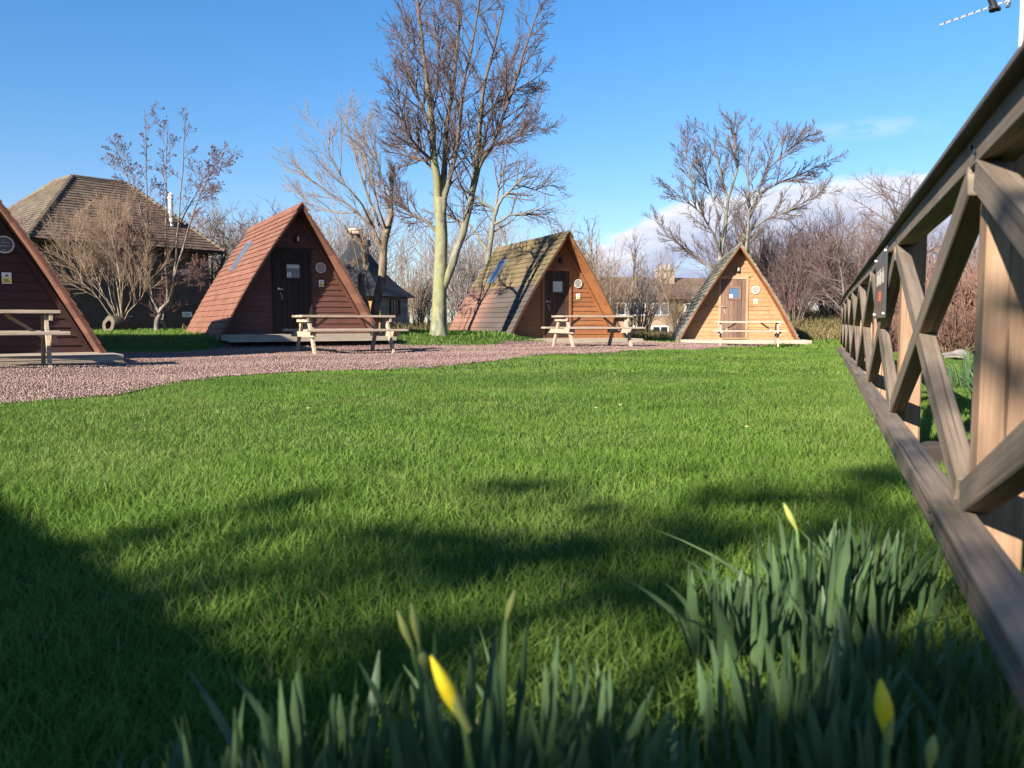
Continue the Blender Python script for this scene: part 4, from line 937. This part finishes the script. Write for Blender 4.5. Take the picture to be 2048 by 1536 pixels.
def hp_(u, v, z): return hx*u+hb*v+Vector((0, 0, z))
mb = MB()
mb.add([hp_(u, v, z) for z in (-.1, EZ) for (u, v) in ((.0, .2), (LW, .2), (LW, DW), (0, DW))], [(0,1,5,4), (1,2,6,5), (2,3,7,6), (3,0,4,7)])
mb.build('wall', M_brick, hall)
e = .45; cor = [hp_(-e, -.2, EZ-.02), hp_(LW+e, -.2, EZ-.02), hp_(LW+e, DW+e, EZ-.02), hp_(-e, DW+e, EZ-.02)]
tp_ = [hp_(2.39, 3.38, TZ), hp_(4.34, 3.38, TZ), hp_(4.34, 4.9, TZ), hp_(2.39, 4.9, TZ)]
def tiled(mb, a, b, d, c, rows, tw, lift, rr):
    """a,b eave ends; c,d top ends above a,b"""
    nrm = (b-a).cross(c-a).normalized()
    if nrm.z < 0: nrm = -nrm
    for i in range(rows):
        t0, t1 = i/rows, (i+1)/rows+.01; p0, p1 = a.lerp(c, t0), b.lerp(d, t0); q0, q1 = a.lerp(c, min(1, t1)), b.lerp(d, min(1, t1)); n = max(1, int((p1-p0).length/tw)); sh = (i % 2)*.5/n
        us = [0]+[min(1, (k/n)+sh) for k in range(1, n)]+[1]
        for u0, u1 in zip(us[:-1], us[1:]):
            if u1-u0 < 1e-4: continue
            l_ = lift+rr.uniform(0, .012); vs = [p0.lerp(p1, u0)+nrm*l_, p0.lerp(p1, u1)+nrm*l_, q0.lerp(q1, u1)+nrm*.004, q0.lerp(q1, u0)+nrm*.004, p0.lerp(p1, u0), p0.lerp(p1, u1)]
            mb.add(vs, [(0,1,2,3), (0,4,5,1), (0,3,4), (1,5,2)])
rr = random.Random(3)
for (i, m_, nm) in ((0, M_hroof, 'roof'), (3, M_hroofb, 'roof_slope'), (1, M_hroof, 'roof_slope'), (2, M_hroof, 'roof_slope')):
    mb = MB(); a, b_ = cor[i], cor[(i+1) % 4]; c_, d_ = tp_[i], tp_[(i+1) % 4]
    tiled(mb, a, b_, d_, c_, 24, .34, .03, rr); ro = mb.build(nm, m_, hall)
    if i == 0: hroof = ro
mb = MB(); mb.add(tp_, [(0, 1, 2, 3)]); mb.add([q+Vector((0, 0, -.02)) for q in cor], [(3, 2, 1, 0)])
for i in range(4):   # hip tiles
    a, c_ = cor[i], tp_[i]
    for k in range(22): p0 = a.lerp(c_, k/22); p1 = a.lerp(c_, (k+1.15)/22); mb.cyl(p0+Vector((0, 0, .03)), p1+Vector((0, 0, .0)), .085, .07, 7)
for i in range(4): a, c_ = tp_[i], tp_[(i+1) % 4]; mb.cyl(a, c_, .09, .09, 8)
mb.build('ridge_tiles', M_hroofb, hroof)
mb = MB()
for i in range(4): a, b_ = cor[i]+Vector((0, 0, -.06)), cor[(i+1) % 4]+Vector((0, 0, -.06)); mb.bar(a, b_, .03, .13, (0, 0, 1))
mb.build('eaves_board', M_under, hall)
def onroof(px, py):     # point of the front roof slope seen at a pixel
    n = (cor[1]-cor[0]).cross(tp_[0]-cor[0]); o_ = Vector((0, 0, CAMH)); d = P(px, py, 20.)-o_; t = (cor[0]+hA-o_).dot(n)/d.dot(n); return o_+d*t-hA
p0 = onroof(343, 452); mb = MB(); mb.cyl(p0-Vector((0, 0, .1)), p0+Vector((0, 0, 1.0)), .08, n=14); mb.cyl(p0+Vector((0, 0, .98)), p0+Vector((0, 0, 1.1)), .1, n=14); mb.cyl(p0+Vector((0, 0, 1.14)), p0+Vector((0, 0, 1.22)), .13, .04, 14)
fl = mb.build('flue_pipe', M_white, hroof)
p0 = onroof(350, 450); mb = MB(); mb.obox(p0+Vector((0, 0, .03)), hx*.28, hb*.12, Vector((0, 0, .08))); mb.build('roof_vent', M_blk, hroof)
def onwall(px, py):
    n = hx.cross(Vector((0, 0, 1))); o_ = Vector((0, 0, CAMH)); d = P(px, py, 20.)-o_; t = (hp_(0, .2, 0)+hA-o_).dot(n)/d.dot(n); return o_+d*t-hA
for (px, py) in ((371, 544), (374, 629)):
    q = onwall(px, py); mb = MB(); mb.obox(q-hb*.006, hx*.19, hb*.004, Vector((0, 0, .095))); mb.m = 1
    for k in range(4): mb.obox(q-hb*.0112+Vector((0, 0, .04-.026*k)), hx*(.10-.02*(k % 2)), hb*.0005, Vector((0, 0, .004)))
    mb.build('wall_notice', [M_white, M_dk], hall)
# ---------------------------------------------------------------- pointed hut
hc = Vector((-5.85, 30.4, 0)); hc.z = float(gz(hc.x, hc.y)); hut = empty('barbecue_hut', hc, 0, 'small dark pointed roof hut with orange and grey timber walls', 'hut')
R_ = 2.2; angs = [radians(-54+60*k) for k in range(6)]; ez = 1.50-hc.z; tz = 3.72-hc.z
M_felt = plain('dark roofing felt', (.020, .021, .024), .8, var=.2); M_hw = wood('orange hut boards', (.34, .19, .06), (.46, .27, .09), (1, 1, 9), 4); M_hg = wood('grey hut boards', (.24, .20, .19), (.33, .29, .27), (1, 1, 9), 4)
mb = MB()
for k in range(6):
    a0, a1 = angs[k], angs[(k+1) % 6]; S = 6; prev = None
    for i in range(S):
        def rp(t, a): q = R_*(1-t)**1.0*(1-.20*sin(pi*t)*.9); return Vector((cos(a)*max(q, .22*(1-.0*t)), sin(a)*max(q, .22), ez+(tz-ez)*t))
        t0, t1 = i/S, (i+1)/S; mb.add([rp(t0, a0), rp(t0, a1), rp(t1, a1), rp(t1, a0)], [(0,1,2,3)])
    mb.add([Vector((cos(a0)*R_, sin(a0)*R_, ez)), Vector((cos(a1)*R_, sin(a1)*R_, ez)), Vector((cos(a1)*R_*.7, sin(a1)*R_*.7, ez-.02)), Vector((cos(a0)*R_*.7, sin(a0)*R_*.7, ez-.02))], [(3,2,1,0)])
hr = mb.build('roof', M_felt, hut)
for k in range(6):
    mb = MB(); a0, a1 = angs[k], angs[(k+1) % 6]; wr = R_*.86
    p0 = Vector((cos(a0)*wr, sin(a0)*wr, 0)); p1 = Vector((cos(a1)*wr, sin(a1)*wr, 0)); nn = (p1-p0).cross(Vector((0, 0, 1))).normalized(); z = -.05; hh = .115
    while z < ez-.02: mb.add([p0+nn*.012+Vector((0,0,z)), p1+nn*.012+Vector((0,0,z)), p1+Vector((0,0,z+hh)), p0+Vector((0,0,z+hh)), p0+Vector((0,0,z)), p1+Vector((0,0,z))], [(0,1,2,3), (4,5,1,0)]); z += hh
    wl = mb.build('wall', M_hw if k == 5 else M_hg, hut)
    if k == 0:
        c_ = (p0+p1)/2+Vector((0, 0, .84)); u = (p1-p0).normalized(); wb = MB()
        for sg in (-1, 1): wb.obox(c_+u*sg*.30+nn*.03, u*.03, nn*.03, Vector((0, 0, .30))); wb.obox(c_+Vector((0, 0, sg*.28))+nn*.031, u*.27, nn*.03, Vector((0, 0, .025)))
        for q in (-.1, .1): wb.obox(c_+u*q+nn*.025, u*.012, nn*.015, Vector((0, 0, .25)))
        wb.obox(c_+nn*.024, u*.27, nn*.014, Vector((0, 0, .012))); w_ = wb.build('window', M_blk, hut)
        gb = MB(); gb.obox(c_+nn*.016, u*.27, nn*.004, Vector((0, 0, .255))); gb.build('window_pane', glass('hut glass', (.10, .10, .11), .1), w_)
mb = MB(); mb.cyl((0, 0, tz-.25), (0, 0, tz+.12), .2, .17, 12); mb.cyl((.42, -.1, tz-.75), (.42, -.1, tz-.1), .07, n=10); mb.cyl((.42, -.1, tz-.32), (.42, -.1, tz-.08), .13, n=12); mb.build('flue', M_blk, hut)
mb = MB(); mb.m = 0
for k in range(4): mb.m = k % 2; mb.cyl((-.02, 0, tz+.13+.055*k), (-.02, 0, tz+.17+.055*k), .27, n=14)
mb.build('smoke_cap', [plain('reddish cap metal', (.42, .20, .14), .5), M_leadw], hut)
# ---------------------------------------------------------------- brown house far behind
M_hs = plain('tan rendered wall', (.42, .30, .19), .9, var=.15, sc=2.); M_ht = shingle('brown house tiles', (.165, .115, .085), (.24, .17, .125), isl=.15)
h0 = P(1180, 645, 78); h1 = P(1500, 645, 82); hz_ = -2.4; house = empty('brown_house', (h0.x, h0.y, hz_), atan2(h1.y-h0.y, h1.x-h0.x), 'brown two storey house with chimney seen through the bare bushes', 'house'); LH = (h1-h0).length
mb = MB(); mb.box((0, 0, -.1), (LH, 6.5, 5.35)); mb.build('wall', M_hs, house)
mb = MB(); a, b_, c_, d_ = Vector((-.4, -.5, 5.2)), Vector((LH+.4, -.5, 5.2)), Vector((-.4, 3.3, 7.55)), Vector((LH+.4, 3.3, 7.55)); tiled(mb, a, b_, d_, c_, 18, .6, .05, rr)
a2, b2 = Vector((LH+.4, 7.1, 5.2)), Vector((-.4, 7.1, 5.2)); tiled(mb, a2, b2, c_, d_, 18, 1.2, .05, rr); hr2 = mb.build('roof', M_ht, house)
u = (P(1363, 600, 79).x-h0.x)/LH*LH; mb = MB(); mb.box((u-.75, 2.2, 5.8), (u+.75, 3.6, 8.2)); mb.box((u-.85, 2.1, 8.2), (u+.85, 3.7, 8.4))
for q in (-.5, 0, .5): mb.cyl((u+q, 2.9, 8.4), (u+q, 2.9, 8.85), .16, n=10)
mb.build('chimney', plain('stone chimney', (.40, .30, .20), .9, var=.2), hr2)
M_wf = plain('white window frame', (.72, .72, .70), .5)
for (px, zc) in ((1328, 4.25), (1328, 1.95), (1278, 4.25), (1278, 1.95), (1235, 4.25), (1400, 4.25), (1445, 1.95)):
    u = P(px, 600, 79).x-h0.x; mb = MB()
    for sg in (-1, 1): mb.box((u+sg*.85-.08, -.06, zc-.65), (u+sg*.85+.08, .02, zc+.65)); mb.box((u-.77, -.055, zc+sg*.6-.07), (u+.77, .02, zc+sg*.6+.07))
    mb.box((u-.06, -.05, zc-.53), (u+.06, .02, zc+.53)); wf = mb.build('window', M_wf, house); gb = MB(); gb.box((u-.77, -.03, zc-.53), (u+.77, .01, zc+.53)); gb.build('window_pane', glass('house glass', (.12, .15, .19), .1) if px == 1328 and zc > 3 else M_gl, wf)
# small white building
c = P(1622, 645, 60); wb_ = empty('white_outbuilding', (c.x, c.y, -1.4), .15, 'small white building with red roof behind the bank', 'building')
mb = MB(); mb.box((-1.9, 0, 0), (1.9, 3, 2.7)); mb.add([(-1.9, 0, 2.7), (1.9, 0, 2.7), (0, 0, 4.0), (-1.9, 3, 2.7), (1.9, 3, 2.7), (0, 3, 4.0)], [(0, 1, 2), (3, 5, 4)]); mb.build('wall', M_white, wb_)
mb = MB()
for sg in (-1, 1): mb.obox(Vector((sg*1.0, 1.5, 3.40)), Vector((1.12, 0, -sg*.76)), Vector((0, 1.7, 0)), Vector((0, 0, .05)))
mb.build('roof', plain('red roof', (.36, .08, .055), .8), wb_)
mb = MB(); mb.box((-1.2, -.03, 1.0), (-.3, .02, 2.1)); mb.box((.4, -.03, 1.0), (1.3, .02, 2.1)); mb.build('window', M_gl, wb_)
# ---------------------------------------------------------------- daffodils
def leafblade(VV, FF, RR, base, x, y, hgt, wid, az, lean, face, rnd, twist=.3):
    S = 7; z0 = float(gz(x, y))
    vs = []
    for i in range(S+1):
        t = i/S; w = wid*(.75+.5*sin(pi*min(1, t*.9)))*(1-t**5)*.5+.0006; off = hgt*lean*t**1.7; zz = hgt*t*(1-.25*lean*t); fa = face+twist*t
        cx_, cy_ = x+cos(az)*off, y+sin(az)*off; bx, by = cos(fa)*w, sin(fa)*w; kx, ky = -sin(fa)*w*.22, cos(fa)*w*.22
        vs += [(cx_-bx+kx, cy_-by+ky, z0+zz), (cx_, cy_, z0+zz), (cx_+bx+kx, cy_+by+ky, z0+zz)]
    o = base[0]
    for i in range(S):
        for k in (0, 1): FF.append((o+3*i+k, o+3*i+k+1, o+3*i+4+k, o+3*i+3+k))
    VV += vs; RR += [rnd]*len(vs); base[0] += len(vs)
def clump(cx, cy, n, rad, h0, h1, label, seed, wid=.013, spread=.35, ry=None, flowers=()):
    r = random.Random(seed); root = empty('daffodil_clump', (cx, cy, float(gz(cx, cy))), 0, label, 'daffodils', 'daffodil clumps in bud')
    VV, FF, RR, base = [], [], [], [0]
    for i in range(n):
        a = r.uniform(0, 2*pi); q = rad*sqrt(r.random()); x = cx+cos(a)*q; y = cy+sin(a)*q*(ry or 1)
        la = a+r.gauss(0, .8); ln = spread*abs(r.gauss(.25, .45))
        if r.random() < .05: ln += .7
        leafblade(VV, FF, RR, base, x, y, r.uniform(h0, h1), wid*r.uniform(.7, 1.25), la, ln, r.gauss(0, .55), r.random()*.9, r.gauss(0, .5))
    V = np.array(VV)-np.array(root.location); npmesh('leaves', V, np.array(FF), M_leaf, root, {'rnd': np.array(RR)}, True)
    L0 = Vector(root.location)
    for (foot, neck, tip, col, rmax) in flowers:
        st = Tubes(); f, nk, tp2 = Vector(foot), Vector(neck), Vector(tip); mid = f.lerp(nk, .55)+Vector((.004, 0, 0))
        st.add([f-L0, mid-L0, nk-L0], [.0036, .0032, .0028], 8); s_ = st.build('flower_stem', M_stem, root)
        bd = Tubes(); K = 8; pr = [.35, .55, .8, 1., .98, .8, .5, .12]
        bend = Vector((.0, 0, .0)); pts = [nk.lerp(tp2, i/(K-1))-L0 for i in range(K)]
        bd.add(pts, [rmax*q for q in pr], 10)
        V, Fq, R = bd.arrays(); 
        npmesh('bud', V, Fq, col, s_, {'rad': R}, True)
        if col == M_bud:
            sh = Tubes(); sh.add([nk.lerp(tp2, t)-L0+Vector((.001, .0, 0)) for t in (-.12, .1, .3, .42, .55)], [.003, rmax*.62, rmax*.86, rmax*.9, rmax*.35], 9); V, Fq, R = sh.arrays(); npmesh('bud_sheath', V, Fq, M_budg, s_, {'rad': R}, True)
    return root
def gp_(px, py):  # ground point at pixel
    Y = CAMH*F/(py-645); return P(px, py, Y)
def fl_(px0, py0, px1, py1, Y, foot_px=None, col=None, r_=.008):
    nk, tp2 = P(px0, py0, Y), P(px1, py1, Y); fx = P(foot_px or px0, 645, Y).x; return ((fx, Y, float(gz(fx, Y))), nk, tp2, col, r_)
clump(.535, 1.36, 91, .115, 0.148, 0.231, 'daffodil leaves in front of the fence foot, tallest clump at right', 1, 0.0099, .35, 1., [fl_(1594, 1060, 1567, 1005, 1.34, 1620, M_budg, .0058)])
clump(.67, 1.42, 52, .08, 0.148, 0.209, 'daffodil leaves right of the tallest clump, nearest the fence', 2, 0.0091, .4)
clump(.36, 1.24, 70, .085, 0.122, 0.187, 'daffodil leaves left of the tallest clump at right', 3, 0.0091, .4)
clump(.50, 1.06, 63, .12, 0.113, 0.165, 'daffodil leaves below the tallest clump', 4, 0.0091, .45)
clump(.34, .92, 63, .11, 0.113, 0.174, 'daffodil leaves low at right of centre', 5, 0.0099, .35)
clump(.44, .80, 70, .11, 0.104, 0.174, 'daffodil clump with plump yellow bud at bottom right', 6, 0.0099, .35, 1., [fl_(1774, 1474, 1761, 1358, .68, 1790, M_bud, .0078), fl_(1858, 1536, 1868, 1470, .68, 1850, M_budg, .0055)])
clump(.60, .95, 38, .08, 0.104, 0.165, 'daffodil leaves at the lower right beside bright grass', 7, 0.0091, .4)
clump(.17, .78, 31, .07, 0.087, 0.139, 'short daffodil leaves at the bottom between centre and right', 8, 0.0091, .4)
clump(-.03, .78, 70, .10, 0.153, 0.239, 'daffodil clump with long yellow bud at bottom centre', 9, 0.0099, .4, 1.,
      [fl_(928, 1446, 862, 1312, .64, 990, M_bud, .0070), fl_(838, 1290, 823, 1205, .80, 900, M_budg, .0045), fl_(826, 1300, 795, 1220, .80, 900, M_budg, .0045), fl_(1012, 1240, 1031, 1178, .84, 985, M_budg, .0042), fl_(852, 1340, 842, 1300, .80, 900, M_budg, .006)])
clump(-.19, .76, 60, .06, 0.143, 0.219, 'daffodil leaves left of the long yellow bud', 10, 0.0106, .3)
clump(-.285, .72, 56, .06, 0.122, 0.204, 'daffodil leaves at the bottom left', 11, 0.0106, .35)
clump(.09, .80, 28, .06, 0.143, 0.204, 'daffodil leaves just right of the long yellow bud', 12, 0.0091, .35)
clump(-.40, .68, 32, .05, 0.122, 0.173, 'sparse daffodil leaves farthest to the bottom left', 13, 0.0099, .35)
for q, (x, y, n_, s_) in enumerate([(4.3, 6.9, 150, .45), (5.6, 8.6, 150, .6), (3.45, 5.4, 90, .3), (2.5, 3.9, 60, .22), (6.8, 10.5, 140, .6)]):
    clump(x, y, n_, s_, .22, .34, ['daffodil leaves beyond the fence, seen between its two nearest posts', 'larger daffodil patch beyond the fence below the rocks', 'daffodil leaves beyond the fence, right behind the second post', 'nearest daffodil leaves on the far side of the fence', 'daffodil patch farthest beyond the fence'][q], 20+q, .016, .5)
# rocks and timber edging beyond the fence
M_rock = plain('pale rock', (.22, .20, .17), .9, var=.3, sc=9.)
rk = [(6.75, 12.1, .13, 'larger pale rock'), (7.2, 11.9, .10, 'smaller pale rock')]
for (x, y, s, lb) in rk:
    V = []; 
    import bmesh
    bm = bmesh.new(); bmesh.ops.create_icosphere(bm, subdivisions=3, radius=1)
    for v in bm.verts:
        k = 1+.18*sin(v.co.x*4+x)+.14*sin(v.co.y*5+1)+.1*sin(v.co.z*7+y); v.co = Vector((v.co.x*1.5, v.co.y, v.co.z*.55))*s*k
    me = bpy.data.meshes.new('rock'); bm.to_mesh(me); bm.free(); me.materials.append(M_rock); o = bpy.data.objects.new('rock', me); COL.objects.link(o); o.location = (x, y, .08)
    tag(o, lb+' at the foot of the brambles beyond the fence', 'rock')
mb = MB(); mb.obox((2.05, 3.35, .03), Vector((.45, .12, 0)), Vector((-.02, .06, 0)), Vector((0, 0, .05))); tag(mb.build('timber_edging', M_under, bevel=.008), 'dark low timber edging on the ground just beyond the fence', 'timber edging')
# a few daisies in the lawn
for q, (px, py, lb) in enumerate([(1493, 877, 'single white daisy in the lawn right of centre'), (1192, 829, 'white daisy near the middle of the lawn'), (1240, 822, 'white daisy right beside the middle one'), (617, 838, 'white daisy in the left part of the lawn'), (1319, 703, 'white daisy at the far edge of the lawn')]):
    c = gp_(px, py); root = empty('daisy', (c.x, c.y, float(gz(c.x, c.y))), 0, lb, 'daisy', 'daisies in the lawn'); z = .055; k = 1.+c.y*.1
    mb = MB(); mb.cyl((0, 0, 0), (0, 0, z), .001*k, n=5); mb.build('stem', M_stem, root)
    mb = MB()
    for i in range(10): a = 2*pi*i/10; mb.add([(cos(a)*.003*k, sin(a)*.003*k, z), (cos(a-.2)*.009*k, sin(a-.2)*.009*k, z+.003), (cos(a)*.011*k, sin(a)*.011*k, z+.004), (cos(a+.2)*.009*k, sin(a+.2)*.009*k, z+.003)], [(0, 1, 2, 3)])
    mb.build('petals', M_white, root); mb = MB(); mb.cyl((0, 0, z), (0, 0, z+.004*k), .0035*k, n=8); mb.build('centre', M_yel, root)
# ---------------------------------------------------------------- what stands behind the camera and throws the foreground shade
shx, shd = (-4.25, -2.0), radians(-45)
shed = empty('garden_shed', (shx[0], shx[1], 0), shd, 'dark timber shed behind the viewpoint whose shade crosses the lower left lawn', 'shed')
mb = MB(); mb.box((-1.9, -2.2, 0), (1.9, -.0, 2.0)); mb.build('wall', M_door[3], shed)
mb = MB(); mb.obox((0, -.95, 2.11), Vector((2.05, 0, 0)), Vector((0, 1.25, .10)), Vector((0, 0, .03))); mb.build('roof', M_felt, shed)
g0 = Vector((-6.2, -5.9, 0)); gt = empty('garden_tree', g0, 0, 'garden tree behind the viewpoint whose shade dapples the near lawn', 'tree')
Tg = Tubes(); Tg.add([(0, 0, -.1), (0, 0, 1.5), (.1, .1, 3.4)], [.16, .13, .09], 8); rg_ = np.random.RandomState(4); CC = []; tl = 1/tan(SUN_EL)
for (X_, Y_, z_, rr_, nn_) in [(a_, b_-.12, c_, d_, int(e_*.34)+2) for (a_, b_, c_, d_, e_) in [(-.75, 1.70, 4.7, .2, 34), (-.35, 1.95, 4.9, .24, 80), (.12, 2.05, 4.6, .20, 60), (.5, 2.3, 4.9, .22, 70), (.95, 2.6, 5.0, .2, 55), (1.4, 2.95, 4.8, .16, 42), (-1.0, 2.15, 4.4, .14, 22), (.35, 1.70, 4.5, .16, 34), (.95, 2.1, 4.6, .14, 26), (-.15, 1.55, 4.8, .18, 46), (1.7, 2.45, 4.5, .14, 26), (.75, 1.35, 4.6, .12, 26), (1.05, 1.6, 4.7, .12, 20), (-.6, 2.6, 4.6, .12, 12), (.1, 2.75, 4.9, .14, 14), (.42, 1.0, 4.7, .2, 130), (.66, 1.22, 4.6, .12, 50), (.12, .92, 4.6, .15, 80), (.30, .85, 4.6, .15, 100)]]:
    c = Vector((X_-sin(SUN_PHI)*z_*tl-g0.x, Y_-cos(SUN_PHI)*z_*tl-g0.y, z_)); m_ = Vector((c.x*.5, c.y*.5, (3.4+z_)/2+.15)); Tg.add([(.1, .1, 3.4), m_, c], [.045, .025, .01], 5)
    CC.append(np.array(c)+rg_.randn(nn_, 3)*np.array([rr_*.75, rr_*.75, rr_*.34]))
Tg.build('trunk', B_grey, gt); c = np.concatenate(CC); n = len(c); sq = .05+.05*rg_.rand(n); u = rg_.randn(n, 3); u /= np.linalg.norm(u, axis=1)[:, None]; w = np.cross(u, rg_.randn(n, 3)); w /= np.linalg.norm(w, axis=1)[:, None]
V = np.stack([c-u*sq[:, None]*1.3, c+w*sq[:, None]*.8, c+u*sq[:, None]*1.3, c-w*sq[:, None]*.8], 1).reshape(-1, 3); npmesh('crown', V, np.arange(4*n).reshape(-1, 4), M_grass, gt, {'rnd': np.repeat(rg_.rand(n)*.5, 4)})
